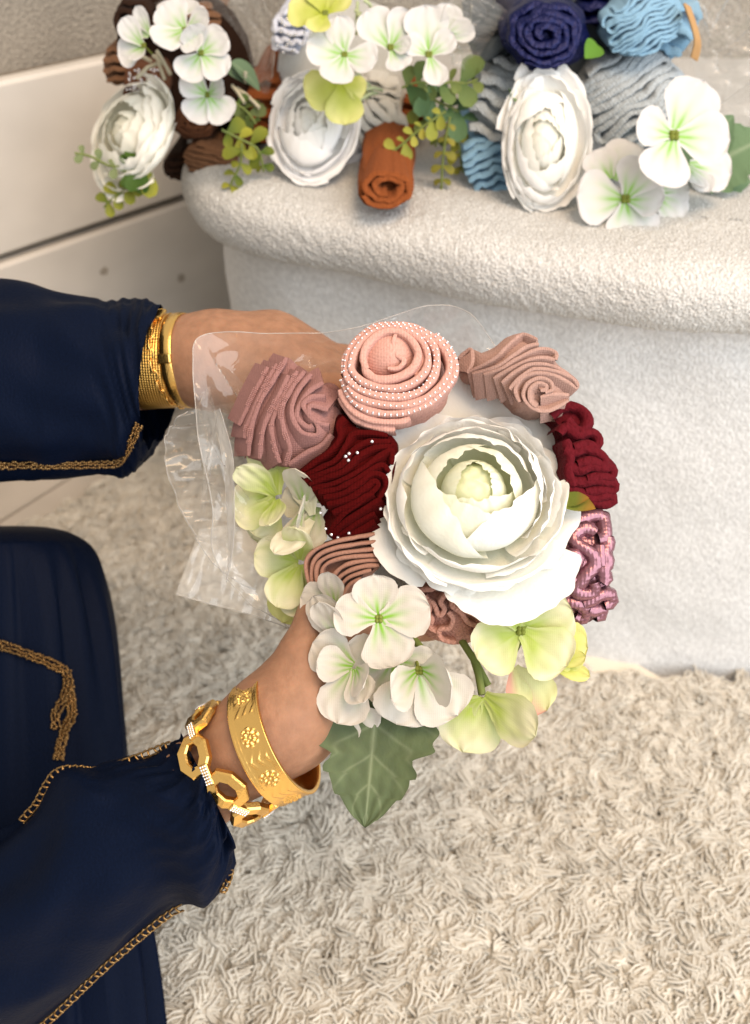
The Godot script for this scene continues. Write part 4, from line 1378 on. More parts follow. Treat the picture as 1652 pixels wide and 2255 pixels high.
	# lap and skirt
	var a2 := resample(PackedVector2Array([Vector2(40, 1158), Vector2(105, 1161), Vector2(160, 1176), Vector2(205, 1214), Vector2(236, 1300), Vector2(262, 1420), Vector2(285, 1580), Vector2(306, 1780), Vector2(336, 1980), Vector2(362, 2180), Vector2(390, 2500)]), 120)
	var b2 := resample(PackedVector2Array([Vector2(-140, 1158), Vector2(-300, 1165), Vector2(-480, 1190), Vector2(-600, 1240), Vector2(-680, 1320), Vector2(-720, 1420), Vector2(-740, 1580), Vector2(-760, 1780), Vector2(-760, 1980), Vector2(-760, 2180), Vector2(-760, 2500)]), 120)
	var d2 := func(u): return [lerpf(0.66, 0.625, u), 0.006 + 0.055 * sqrt(minf(u * 4.0, 1.0)), 0.02 + 0.3 * sqrt(minf(u * 2.5, 1.0)) * (1.0 - 0.75 * u)]
	var s2 := Shape.new()
	loft(s2, a2, b2, 140, 120, d2, func(u, a): return sm(0.12, 0.5, u) * (0.007 * n3(cos(a) * 9.0 + u * 1.2, sin(a) * 3.0, u * 1.2) + 0.006 * n3(cos(a) * 16.0, u * 1.5, 7.0) * sm(0.3, 0.95, cos(a))) )
	var skirt := part("skirt", s2, M.navy, P, "navy skirt draped over the knee")
	for q in [[[-20, 1418, 0.6], [60, 1440, 0.598], [120, 1465, 0.598], [148, 1482, 0.6], [146, 1530, 0.6], [136, 1580, 0.6], [124, 1615, 0.6]], [[168, 1508, 0.604], [163, 1560, 0.603], [150, 1610, 0.602], [130, 1672, 0.6]]]:
		var pts := PackedVector3Array()
		for k in q:
			# laid on the skirt's near side
			var best := Vector3.ZERO
			var bd := 1e9
			for iu in 60:
				for ia in 60:
					var c := loft_at(a2, b2, iu / 59.0, PI * ia / 59.0, d2)
					var l := C.inverse() * (c - EYE)
					var e := Vector2(826.0 + F * l.x / -l.z, 1127.5 - F * l.y / -l.z).distance_to(Vector2(k[0], k[1]))
					if e < bd:
						bd = e
						best = c
			pts.append(best + C.z * 0.006)
		sequins(skirt, pts, 0.0065, C.z)

	# lowered sleeve, gathered at the wrist
	var a3 := resample(PackedVector2Array([Vector2(-500, 1900), Vector2(-120, 1880), Vector2(52, 1800), Vector2(128, 1694), Vector2(220, 1690), Vector2(300, 1664), Vector2(362, 1640), Vector2(388, 1634), Vector2(408, 1632)]), 110)
	var b3 := resample(PackedVector2Array([Vector2(-500, 2800), Vector2(-120, 2420), Vector2(95, 2256), Vector2(250, 2112), Vector2(390, 2000), Vector2(462, 1994), Vector2(506, 1930), Vector2(508, 1862), Vector2(504, 1826)]), 110)
	var d3 := func(u): return [lerpf(0.53, 0.467, u), lerpf(0.06, 0.0315, u * u), lerpf(0.05, 0.032, u * u)]
	var w3 := func(u, a): return 0.005 * n3(u * 4.0, cos(a) * 1.5, sin(a) * 1.5) + 0.0014 * crease(u * 5.0 + cos(a) * 1.5, sin(a) * 1.6, 6.0) + 0.003 * sm(0.6, 0.95, u) * sin(a * 17.0 + 3.0 * n3(a, u * 4.0)) + 0.0025 * sm(0.35, 0.8, u) * n3(cos(a) * 7.0, u * 5.0, sin(a) * 5.0)
	var s3 := Shape.new()
	loft(s3, a3, b3, 150, 150, d3, w3)
	var s4 := part("sleeve", s3, M.navy, P, "dark navy sleeve gathered at the wrist with gold edging")
	var e1 := PackedVector3Array()
	var e2 := PackedVector3Array()
	var e3 := PackedVector3Array()
	for i in 16:
		var f := i / 15.0
		e1.append(loft_at(a3, b3, lerpf(0.12, 0.52, f), PI * 0.97, d3) + C.z * 0.003)
		e2.append(loft_at(a3, b3, lerpf(0.25, 0.82, f), PI * 0.06, d3) + C.z * 0.003)
		e3.append(loft_at(a3, b3, lerpf(0.7, 0.9, f), PI * 0.98, d3) + C.z * 0.004)
	ladder(s4, e1, 0.0034, 0.0042, C.z)
	ladder(s4, e2, 0.0035, 0.0042, C.z)
	ladder(s4, e3, 0.003, 0.0038, C.z)


# ---------------------------------------------------------------- jewellery
func ring_frame(c: Vector3, axis: Vector3) -> Transform3D:
	var z := axis.normalized()
	var x := C.z
	x = (x - z * x.dot(z)).normalized()
	return Transform3D(Basis(x, z.cross(x), z), c)


func jewellery() -> void:
	# wide gold bangle with raised ornament
	var T := ring_frame(at(607, 1625, 0.462), dirv(0.89, 0.44, 0.16))
	var t := thing("bangle", "wide embossed gold bangle on the lower wrist nearest the flowers", "bangle", T.origin)
	var s := Shape.new()
	var R := 0.0312
	var wd := 0.0178
	s.grid(520, 44, func(a, v):
		var th: float = a * TAU
		var q := 0.0
		var r := R
		if v < 0.72:
			q = v / 0.72 * 2.0 - 1.0
			r = R + 0.0015 + 0.0006 * exp(-pow((absf(q) - 0.9) / 0.07, 2.0)) + 0.00035 * exp(-pow((absf(q) - 0.74) / 0.05, 2.0))
			var cell := fposmod(a * 9.0, 1.0) - 0.5
			var xx := cell * (TAU * R / 9.0)
			var yy := q * wd * 0.5
			var rr := sqrt(xx * xx + yy * yy)
			var ang := atan2(yy, xx)
			var hgt := 0.0
			if rr < 0.0052:
				hgt = 0.0005 + 0.0005 * cos(ang * 8.0) * sm(0.0, 0.002, rr) + 0.0004 * cos(rr * 2600.0)
				hgt *= 1.0 - sm(0.004, 0.0052, rr)
			else:
				var side := absf(xx) - 0.0105
				hgt = 0.0005 * maxf(0.0, cos(yy * 1500.0 + side * 900.0)) * exp(-pow(side / 0.0034, 2.0))
			r += hgt * (1.0 - sm(0.6, 0.72, absf(q)))
		else:
			q = 1.0 - (v - 0.72) / 0.28 * 2.0
			r = R
		return T * Vector3(cos(th) * r, sin(th) * r, q * wd * 0.5), null, true)
	part("band", s, M.gold, t)

	# link bracelet of octagons and crystal bars
	var L := ring_frame(at(518, 1672, 0.465), dirv(0.8, 0.6, 0.22))
	var b := thing("link_bracelet", "gold bracelet of octagonal links and crystal-set bars beside the gathered cuff", "bracelet", L.origin)
	var n := 8
	var rad := 0.0302
	for i in n:
		var th := TAU * i / n + 0.2
		var nrm := L.basis.x * cos(th) + L.basis.y * sin(th)
		var tg := L.basis.y * cos(th) - L.basis.x * sin(th)
		var ax := L.basis.z
		var off := 0.0028 * (1.0 if i % 2 == 0 else -1.0)
		var B := Transform3D(Basis(tg, ax, nrm).rotated(nrm, 0.12 * (1.0 if i % 2 == 0 else -1.0)), L.origin + nrm * rad + ax * off)
		var ln := Shape.new()
		ln.grid(8, 8, func(u, v):
			var e: float = TAU * (u + 1.0 / 16.0)
			var sx := 1.0 / maxf(maxf(absf(cos(e)), absf(sin(e))), (absf(cos(e)) + absf(sin(e))) * 0.72)
			var c := Vector2(cos(e), sin(e)) * sx
			var k: float = [0.0, 0.0, 0.12, 0.88, 1.0, 1.0, 0.88, 0.12, 0.0][int(round(v * 8.0))]
			var z: float = [-0.0014, 0.0012, 0.0022, 0.0022, 0.0012, -0.0014, -0.0022, -0.0022, -0.0014][int(round(v * 8.0))]
			var o := Vector2(c.x * lerpf(0.0114, 0.0058, k), c.y * lerpf(0.0092, 0.0036, k))
			return B * Vector3(o.x, o.y, z - o.x * o.x * 12.0), null, true)
		# flat faces, crisp edges
		part("link", flat(ln), M.gold, b)
		var th2 := th + TAU / n * 0.5
		var n2 := L.basis.x * cos(th2) + L.basis.y * sin(th2)
		var t2 := L.basis.y * cos(th2) - L.basis.x * sin(th2)
		var Bb := Transform3D(Basis(t2, ax, n2).rotated(n2, 0.2 * (1.0 if i % 2 == 0 else -1.0)), L.origin + n2 * (rad + 0.0012))
		var bar := Shape.new()
		bar.box(Bb, Vector3(0.0112, 0.0044, 0.003), 0.0005)
		var bm := part("bar", bar, M.gold, b)
		var st := Shape.new()
		for gx in 7:
			for gy in 3:
				var o := Bb * Vector3((gx - 3) * 0.00145, (gy - 1) * 0.00135, 0.0016)
				st.ball(o, Bb.basis.x * 0.00072, Bb.basis.y * 0.00062, Bb.basis.z * 0.0006, 6)
		part("stones", st, M.crystal, bm, "", true)

	# mesh watch band, thin bangle and chain on the raised wrist
	var Wt := ring_frame(at(348, 797, 0.558), dirv(1.0, 0.06, 0.12))
	var w := thing("watch_band", "gold woven mesh watch band with a clasp at the edge of the raised sleeve", "watch", Wt.origin)
	var ws := Shape.new()
	ws.grid(96, 10, func(a, v):
		var q: float = [-1.0, -1.0, -0.96, -0.5, 0.0, 0.5, 0.96, 1.0, 1.0, 0.0, -1.0][int(round(v * 10.0))]
		var r: float = 0.0278 + [0.0, 0.0008, 0.0013, 0.0014, 0.0014, 0.0014, 0.0013, 0.0008, 0.0, 0.0, 0.0][int(round(v * 10.0))]
		return Wt * Vector3(cos(a * TAU) * r, sin(a * TAU) * r * 1.0, q * 0.0118), null, true)
	part("band", ws, M.gold_mesh, w)
	var cl := Shape.new()
	var ca := -1.02
	var cn := Wt.basis.x * cos(ca) + Wt.basis.y * sin(ca)
	var ct := Wt.basis.y * cos(ca) - Wt.basis.x * sin(ca)
	cl.box(Transform3D(Basis(ct, Wt.basis.z, cn), Wt.origin + cn * 0.0302), Vector3(0.014, 0.0225, 0.0024), 0.0006)
	part("clasp", cl, M.gold, w)
	var fl := Shape.new()
	fl.tube(PackedVector3Array([Wt.origin + Wt.basis * Vector3(0.018, -0.021, -0.012), Wt.origin + Wt.basis * Vector3(0.014, -0.029, 0.002), Wt.origin + Wt.basis * Vector3(0.006, -0.031, 0.007)]), 0.0011, 8)
	part("buckle_loop", fl, M.gold, w)

	var Bt := ring_frame(at(408, 794, 0.5545), dirv(0.97, 0.05, 0.22))
	var th := thing("thin_bangle", "plain polished gold bangle on the raised wrist beside the mesh watch band", "bangle", Bt.origin)
	var ts := Shape.new()
	ts.grid(96, 12, func(a, v):
		var e: float = v * TAU
		var r := 0.0284 + 0.0013 * cos(e)
		return Bt * Vector3(cos(a * TAU) * r, sin(a * TAU) * r, 0.0042 * sin(e)), null, true)
	part("band", ts, M.gold, th)
	var hg := Shape.new()
	var ha := 0.12
	hg.box(Transform3D(Basis(Bt.basis.y * cos(ha) - Bt.basis.x * sin(ha), Bt.basis.z, Bt.basis.x * cos(ha) + Bt.basis.y * sin(ha)), Bt.origin + (Bt.basis.x * cos(ha) + Bt.basis.y * sin(ha)) * 0.0298), Vector3(0.006, 0.0085, 0.0026), 0.0008)
	part("hinge", hg, M.gold, th)

	var Ct := ring_frame(at(384, 794, 0.556), dirv(1.0, 0.1, 0.3))
	var ch := thing("chain_bracelet", "fine gold chain on the raised wrist between watch band and plain bangle", "bracelet", Ct.origin)
	for i in 26:
		var a := TAU * i / 26.0
		var nn := Ct.basis.x * cos(a) + Ct.basis.y * sin(a)
		var tt := Ct.basis.y * cos(a) - Ct.basis.x * sin(a)
		var oo := Ct.basis.z if i % 2 == 0 else nn
		var pp := PackedVector3Array()
		for k in 13:
			var e := TAU * k / 12.0
			pp.append(Ct.origin + nn * 0.0283 + tt * cos(e) * 0.0044 + oo * sin(e) * 0.0019)
		var cs := Shape.new()
		cs.tube(pp, 0.0006, 6, Color.WHITE, false)
		part("link", cs, M.gold, ch)


func flat(a: Shape) -> Shape:
	var o := Shape.new()
	for k in a.ix.size():
		o.v.append(a.v[a.ix[k]])
		o.uv.append(Vector2.ZERO)
		o.c.append(Color.WHITE)
		o.ix.append(k)
	return o


# ---------------------------------------------------------------- the bouquets lying on the step
const B4 := [148.0, 0.0, 0.3405]
const B5 := [562.5, 0.0, 0.3226]
const B6 := [1000.6, 0.0, 0.3943]


func dz(x: float, y: float, z: float) -> float:      # how far along the view the point in the upright plane z lies
	return z / (C * Vector3((x - 826.0) / F, (1127.5 - y) / F, -1.0)).z


func pt(q: Array, o: Array) -> Vector2:
	return Vector2(o[0] + q[0] * o[2], o[1] + q[1] * o[2])


# a roll among those behind: kind "coil", "pleat" or "ruffle"
func back_roll(parent: Node, label: String, m: Material, o: Array, c: Array, rx: float, ry: float, ang: float, z: float, kind: String, w: float, rows: int, sd: float, tilt := 0.006) -> Node3D:
	var p := pt(c, o)
	rx *= o[2]
	ry *= o[2]
	w *= o[2]
	var d := dz(p.x, p.y, z)
	var conv := at(p.x, p.y, d) + Vector3(0.0, 0.0, -0.5)
	var R := maxf(rx, ry)
	var zf := dome(p.x, p.y, R, R * d / F * 0.35, 0.0, tilt)
	var r := knot("scarf_roll", parent, label)
	var b := Shape.new()
	body(b, oval(p.x, p.y, rx * 0.94, ry * 0.94, ang, 0.08, sd), d, 0.008, 0.1, zf, conv, 0.002, 0.85)
	part("scarf_body", b, m, r)
	var paths := []
	if kind == "coil":
		paths.append(spiral(p.x, p.y, w * 0.5, minf(rx, ry) * 0.97, rows, sd, 0.16, sd, ry / rx))
	elif kind == "ruffle":
		paths.append(meander(p.x, p.y, rx, ry, rows, ang, 0.15, sd))
	else:
		for i in rows:
			var v := lerpf(-0.88, 0.88, (i + 0.5) / rows)
			var half := sqrt(1.0 - v * v)
			var l := PackedVector2Array()
			for k in 7:
				var u := lerpf(-half, half, k / 6.0)
				l.append(p + Vector2(u * rx, (v + 0.14 * n3(u * 1.5, v * 0.7, sd)) * ry).rotated(ang))
			paths.append(spline2(l, w * 0.35))
	var i := 0
	for q in paths:
		var s := Shape.new()
		fold(s, q, d + 0.001 * n3(i * 3.0, sd), w, 0.022, zf, conv, 0.2, sd + i, 0.0006)
		part("fold", s, m, r)
		i += 1
	return r


func back_floret(parent: Node, o: Array, c: Array, z: float, near: float, face: Vector3, L: float, pet: Array, col: Callable, sd: float, knobs := true) -> void:
	var p := pt(c, o)
	var d := dz(p.x, p.y, z) - near
	floret(parent, frame(at(p.x, p.y, d), C * face), L * o[2] * d / F, pet, col, sd, "", knobs, 12)


func sprig(parent: Node, o: Array, pts: Array, z: float, near: float, size: float, n: int, c0: Color, c1: Color, sd: float) -> void:
	var line := PackedVector3Array()
	for q in pts:
		var p := pt(q, o)
		line.append(at(p.x, p.y, dz(p.x, p.y, z) - near))
	line = spline3(line, n * 2)
	var g := knot("leafy_sprig", parent)
	var st := Shape.new()
	st.tube(line, 0.0011, 5)
	part("stem", st, M.stem, g)
	for i in range(1, n * 2 + 1, 2):
		for sg in [-1.0, 1.0]:
			var t := (line[i] - line[i - 1]).normalized()
			var side := t.cross(C.z).normalized()
			var dir: Vector3 = side * sg + t * 0.5 + C.z * (0.5 * n3(i * 2.3, sg * 3.0, sd))
			var s := Shape.new()
			var L: float = size * o[2] * 0.00038 * (1.0 + 0.6 * n3(i * 1.7, sg, sd)) * (1.0 if i < n * 2 - 2 else 0.7)
			var tone := n3(i * 0.9, sg * 5.0, sd) * 0.5 + 0.5
			blade(s, along(line[i], dir, C.z + side * sg * 0.4 + t * n3(i, sg, sd)), L, func(q): return round_petal(q) * 0.68, 0.2, -0.5, 0.15, func(q, u): return c0.lerp(c1, clampf(tone + (q - 0.5) * 0.3, 0.0, 1.0)), 8, 8, sd)
			part("leaf", s, M.green, g)


func back_rose(parent: Node, label: String, o: Array, c: Array, z: float, near: float, face: Vector3, R: float, heart: Color, rim: Color, sd: float, tall := 1.0, roll_by := 0.0) -> void:
	var p := pt(c, o)
	var d := dz(p.x, p.y, z) - near
	var T := frame(at(p.x, p.y, d), C * face, roll_by)
	T.basis.y *= tall
	T.basis.z *= 0.8
	big_rose(parent, T, R * o[2] * d / F / 225.0, label, sd, heart, rim, 26)


func stalks(parent: Node, c: Array, o: Array, z: float, m: Material) -> void:
	var p := pt(c, o)
	var a := at(p.x, p.y, dz(p.x, p.y, z)) + Vector3(0, 0, -0.05)
	var s := Shape.new()
	s.tube(PackedVector3Array([a, a + Vector3(0, -0.01, -0.1), a + Vector3(0, -0.04, -0.25)]), func(t): return lerpf(0.06, 0.025, t), 18)
	part("bound_stems", s, m, parent)


func back_film(parent: Node, o: Array, inner: Array, rim: Array, z: float, near: float, sd: float) -> void:
	var a := []
	var b := []
	for q in inner:
		var p := pt(q, o)
		a.append([p.x, p.y, dz(p.x, p.y, z) + 0.02])
	for q in rim:
		var p := pt(q, o)
		b.append([p.x, p.y, dz(p.x, p.y, z) - near])
	film(knot("cellophane_wrap", parent), a, b, sd, 0.014, 26, M.film_back)


func brown_bouquet() -> void:
	var z := -0.8
	var B := thing("brown_bouquet", "bouquet of brown scarf rolls with an ivory rose and white hydrangea by the boarded wall", "bouquet", at(400, 250, dz(400, 250, z)), "scarf bouquets lying on the carpeted step")
	var o := B4
	stalks(B, [700, 500], o, z, M.dark_brown)
	var r := back_roll(B, "brown scarf roll sprinkled with clear rhinestones", M.brown, o, [500, 570], 150, 170, 0.3, z, "coil", 44, 3, 1.0)
	var st := Shape.new()
	for i in 60:
		var q := pt([rng.randf_range(370, 610), rng.randf_range(440, 710)], o)
		crystal(st, at(q.x, q.y, dz(q.x, q.y, z) - 0.02 + 0.012 * (q - pt([500, 570], o)).length() / 55.0), 0.0009)
	part("rhinestones", st, M.crystal, r, "", true)
	back_roll(B, "dark reddish brown ribbed coil under the lowest white floret", M.brown, o, [830, 790], 160, 130, 0.1, z - 0.01, "coil", 34, 4, 2.0)
	back_roll(B, "tan scarf folded in level layers at the bottom", M.tan, o, [930, 1050], 185, 115, 0.28, z + 0.01, "pleat", 36, 6, 3.0)
	back_roll(B, "", M.brown, o, [1120, 910], 110, 80, 0.2, z - 0.01, "coil", 34, 3, 4.0)
	back_roll(B, "", M.dark_brown, o, [420, 130], 120, 170, 0.0, z - 0.03, "ruffle", 40, 4, 5.0)
	back_roll(B, "", M.tan, o, [330, 420], 100, 140, 0.0, z - 0.03, "pleat", 40, 4, 6.0)
	back_roll(B, "", M.dark_brown, o, [760, 1080], 150, 100, 0.0, z - 0.02, "ruffle", 36, 4, 7.0)
	back_roll(B, "", M.dark_brown, o, [1130, 700], 140, 120, 0.0, z - 0.03, "ruffle", 36, 4, 8.0)
	back_roll(B, "", M.tan, o, [760, 130], 240, 130, 0.0, z - 0.05, "pleat", 50, 4, 9.0)
	back_rose(B, "ivory silk rose tipped to the side", o, [400, 850], z, 0.035, Vector3(-0.6, 0.15, 1.0), 385, Color(0.86, 0.84, 0.7), Color(0.93, 0.92, 0.85), 5.0)
	var W = hydrangea_cool
	back_floret(B, o, [765, 200], z, 0.055, Vector3(-0.1, 0.1, 1), 210, [[130, 5, 8, 1.05, 1.15], [20, 20, 10, 0.9, 0.9], [-60, 10, 5, 0.9, 0.9], [-140, 15, 20, 1.1, 1.0]], W, 21.0)
	back_floret(B, o, [700, 120], z, 0.045, Vector3(-0.1, 0.5, 1), 200, [[110, 0, 8, 0.9, 1.1], [60, 0, 8, 0.9, 1.1]], W, 22.0, false)
	back_floret(B, o, [868, 345], z, 0.06, Vector3(0.05, -0.1, 1), 205, [[-125, 4, 6, 1.0, 1.05], [-42, 4, 6, 1.0, 1.05], [32, 8, 8, 0.95, 1.1], [115, 45, 20, 0.9, 1.0]], W, 23.0)
	back_floret(B, o, [910, 615], z, 0.055, Vector3(0.05, -0.15, 1), 195, [[-125, 4, 6, 1.0, 1.05], [-48, 4, 6, 1.05, 1.05], [150, 40, 10, 1.1, 1.0], [20, 45, 10, 0.9, 0.9]], W, 24.0)
	back_floret(B, o, [500, 300], z, 0.05, Vector3(-0.3, 0.0, 1), 190, [[-165, 4, 6, 0.95, 1.2], [-95, 35, 6, 0.9, 0.6], [130, 30, 10, 1.0, 0.8]], W, 25.0)
	back_floret(B, o, [540, 230], z, 0.05, Vector3(-0.5, 0.3, 0.8), 200, [[150, 10, 6, 1.0, 1.0], [110, 40, 10, 0.9, 0.6]], W, 26.0, false)
	for q in [[1000, 430, 1180, 560, 130.0], [1060, 400, 1240, 600, 100.0]]:
		var a := pt([q[0], q[1]], o)
		var b := pt([q[2], q[3]], o)
		var A := at(a.x, a.y, dz(a.x, a.y, z) - 0.02)
		var Bv := at(b.x, b.y, dz(b.x, b.y, z) - 0.015)
		var s := Shape.new()
		blade(s, along(A, Bv - A, C * Vector3(0.3, 0.6, 1)), (Bv - A).length(), func(t): return leaf_width(t) * 1.5, 0.3, -0.5, 0.2, func(t, u): return Color(0.13, 0.2, 0.12).lerp(Color(0.25, 0.32, 0.2), exp(-pow(u / 0.08, 2.0)) * 0.6), 10, 20)
		part("leaf", s, M.green, B)
	var dk := Color(0.045, 0.09, 0.015)
	var lg := Color(0.33, 0.32, 0.04)
	sprig(B, o, [[560, 1090], [430, 1040], [300, 1080], [150, 1010], [50, 990]], z + 0.03, 0.03, 80, 5, Color(0.1, 0.15, 0.06), Color(0.22, 0.25, 0.12), 1.0)
	sprig(B, o, [[560, 1080], [460, 1150], [380, 1220], [300, 1280], [240, 1340]], z + 0.03, 0.03, 120, 5, dk, lg, 2.0)
	sprig(B, o, [[520, 1080], [420, 1110], [370, 1130]], z + 0.03, 0.035, 120, 3, dk, dk * 1.6, 3.0)
	sprig(B, o, [[1130, 930], [1120, 1060], [1060, 1190], [1070, 1300], [1075, 1400]], z + 0.05, 0.02, 95, 6, dk, lg, 4.0)
	sprig(B, o, [[1000, 840], [1120, 900], [1230, 960], [1260, 1050], [1270, 1110]], z + 0.04, 0.02, 110, 5, dk, lg, 5.0)
	sprig(B, o, [[1080, 660], [1160, 720], [1220, 800]], z + 0.02, 0.02, 90, 4, dk, Color(0.1, 0.12, 0.04), 6.0)
	# dried pale twigs
	for i in 9:
		var a := pt([rng.randf_range(540, 640), rng.randf_range(330, 430)] if i < 5 else [rng.randf_range(1060, 1160), rng.randf_range(520, 640)], o)
		var s := Shape.new()
		var A := at(a.x, a.y, dz(a.x, a.y, z) - 0.02)
		var e := C * Vector3(rng.randf_range(-1, 1), rng.randf_range(-1, 0.4), 0.4) * 0.025
		s.tube(PackedVector3Array([A, A + e * 0.5 + C.z * 0.004, A + e]), 0.0016, 5)
		part("twig", s, mat(Color(0.5, 0.46, 0.34), 0.8), B)
	back_film(B, o, [[560, 40], [900, 40], [1150, 300], [1230, 700]], [[700, -120], [1100, -160], [1330, 150], [1330, 520]], z, 0.0, 31.0)


func white_bouquet() -> void:
	var z := -0.8
	var B := thing("white_bouquet", "bouquet with a white rose, white and lime hydrangea, rust scarf rolls and trailing eucalyptus", "bouquet", at(780, 260, dz(780, 260, z)), "scarf bouquets lying on the carpeted step")
	var o := B5
	stalks(B, [600, 600], o, z, M.white_cloth)
	back_rose(B, "white silk rose seen from its face beside the rust scarf", o, [375, 830], z, 0.035, Vector3(-0.15, 0.15, 1), 315, Color(0.9, 0.9, 0.87), Color(0.93, 0.93, 0.94), 7.0, 1.4)
	back_rose(B, "", o, [600, 1000], z, 0.012, Vector3(0.3, -0.6, 0.8), 200, Color(0.8, 0.8, 0.83), Color(0.84, 0.84, 0.88), 8.0, 1.0)
	back_roll(B, "white lace scarf roll set with tiny stones", M.lace, o, [240, 220], 130, 170, 0.2, z - 0.01, "ruffle", 36, 5, 11.0)
	back_roll(B, "rust scarf roll standing at the left edge", M.rust, o, [60, 660], 120, 220, 0.0, z - 0.02, "pleat", 70, 3, 12.0)
	back_roll(B, "", M.rust, o, [60, 900], 90, 90, 0.0, z - 0.01, "coil", 34, 2, 13.0)
	back_roll(B, "white scarf folded in slanting loops", M.white_cloth, o, [835, 860], 185, 190, 0.9, z + 0.005, "pleat", 62, 5, 14.0)
	back_roll(B, "", M.white_cloth, o, [850, 640], 150, 110, 0.3, z - 0.01, "ruffle", 40, 4, 15.0)
	back_roll(B, "", M.rust, o, [1090, 780], 90, 150, 0.0, z - 0.03, "pleat", 50, 3, 16.0)
	back_roll(B, "", M.dark_brown, o, [560, 1230], 140, 110, 0.0, z - 0.005, "ruffle", 34, 4, 17.0)
	var st := Shape.new()
	for i in 50:
		var q := pt([rng.randf_range(150, 350), rng.randf_range(100, 360)], o) if i < 30 else pt([rng.randf_range(440, 700), rng.randf_range(1120, 1300)], o)
		crystal(st, at(q.x, q.y, dz(q.x, q.y, z) - 0.022), 0.0012)
	part("rhinestones", st, M.crystal, B, "", true)
	# rust scarf rolled to an open tube
	var rr := knot("scarf_roll", B, "rust scarf rolled into an open tube over the step's edge")
	var p := pt([890, 1290], o)
	var zz := z + 0.135
	var d := dz(p.x, p.y, zz)
	var conv := at(p.x + 10, p.y - 200, d + 0.13)
	var bs := Shape.new()
	body(bs, oval(p.x, p.y, 62, 44, -0.15, 0.04, 3.0), d, 0.012, 0.085, func(q): return 0.0, conv, 0.002, 1.0)
	part("scarf_body", bs, M.rust, rr)
	var sp := Shape.new()
	fold(sp, spiral(p.x, p.y, 18, 60, 2.2, 1.4, 0.12, 3.0, 0.68), d, 13.0, 0.07, func(q): return 0.0, conv, 0.1, 4.0, 0.0008)
	part("fold", sp, M.rust, rr)
	var W = hydrangea_cool
	var Y = hydrangea_yellow
	back_floret(B, o, [480, 100], z, 0.05, Vector3(-0.1, 0.2, 1), 240, [[165, 5, 5, 1.05, 1.2], [100, 10, 5, 0.9, 1.1], [40, 5, 5, 0.8, 1.0], [-110, 10, 5, 0.75, 1.0]], Y, 31.0)
	back_floret(B, o, [610, 380], z, 0.065, Vector3(-0.05, 0.0, 1), 235, [[100, 8, 8, 1.05, 0.85], [165, 6, 8, 1.1, 1.1], [-15, 6, 8, 0.95, 1.05], [-110, 8, 8, 0.95, 1.1]], W, 32.0)
	back_floret(B, o, [590, 560], z, 0.052, Vector3(0.0, -0.1, 1), 270, [[-160, 0, -5, 0.95, 1.1], [-85, 0, -5, 1.0, 1.0], [-20, -5, -5, 0.6, 1.0]], Y, 33.0, false)
	back_floret(B, o, [925, 330], z, 0.055, Vector3(0.0, 0.0, 1), 250, [[125, 4, 6, 1.15, 0.95], [60, 4, 6, 1.05, 0.95], [-65, 12, 6, 0.75, 1.0], [-10, 30, 5, 0.6, 0.9]], W, 34.0)
	back_floret(B, o, [1185, 380], z, 0.06, Vector3(0.0, 0.0, 1), 265, [[95, 4, 6, 1.2, 1.0], [150, 10, 8, 0.7, 0.9], [35, 10, 8, 0.75, 0.9], [-75, 10, 10, 0.95, 0.7]], W, 35.0)
	back_floret(B, o, [1290, 260], z, 0.04, Vector3(0.1, 0.1, 1), 230, [[80, 4, 6, 1.0, 0.9], [20, 4, 6, 0.9, 0.9]], W, 36.0, false)
	var dk := Color(0.06, 0.12, 0.045)
	var ol := Color(0.22, 0.22, 0.03)
	sprig(B, o, [[1000, 600], [1120, 560], [1230, 580], [1340, 560], [1440, 570], [1520, 540]], z + 0.02, 0.03, 140, 7, dk, Color(0.2, 0.24, 0.07), 11.0)
	sprig(B, o, [[1150, 600], [1220, 680], [1300, 720], [1380, 760], [1420, 840]], z + 0.02, 0.035, 150, 6, dk, Color(0.12, 0.2, 0.1), 12.0)
	sprig(B, o, [[1300, 760], [1180, 840], [1090, 910], [1010, 980], [930, 1040]], z + 0.05, 0.03, 90, 6, Color(0.16, 0.2, 0.03), Color(0.36, 0.34, 0.06), 13.0)
	sprig(B, o, [[1330, 800], [1300, 940], [1280, 1100], [1270, 1280], [1265, 1420], [1265, 1530]], z + 0.06, 0.02, 80, 8, Color(0.12, 0.13, 0.02), Color(0.25, 0.22, 0.04), 14.0)
	sprig(B, o, [[1280, 860], [1380, 960], [1400, 1080], [1420, 1180]], z + 0.04, 0.02, 90, 4, ol * 0.6, ol, 15.0)
	sprig(B, o, [[1130, 700], [1160, 820], [1230, 900], [1230, 1000]], z + 0.03, 0.02, 100, 4, dk, ol, 16.0)
	for i in 12:
		var a := pt([rng.randf_range(660, 900), rng.randf_range(90, 240)] if i < 7 else [rng.randf_range(760, 900), rng.randf_range(560, 680)], o)
		var s := Shape.new()
		var A := at(a.x, a.y, dz(a.x, a.y, z) - 0.03)
		var e := C * Vector3(rng.randf_range(-1, 1), rng.randf_range(-0.6, 1), 0.4) * 0.022
		s.tube(PackedVector3Array([A, A + e * 0.5 + C.z * 0.004, A + e]), 0.0014, 5)
		part("twig", s, mat(Color(0.42, 0.48, 0.28), 0.8), B)
	back_film(B, o, [[300, 20], [700, 20], [1100, 60], [1420, 300]], [[200, -160], [700, -260], [1250, -120], [1640, 100]], z, 0.0, 41.0)


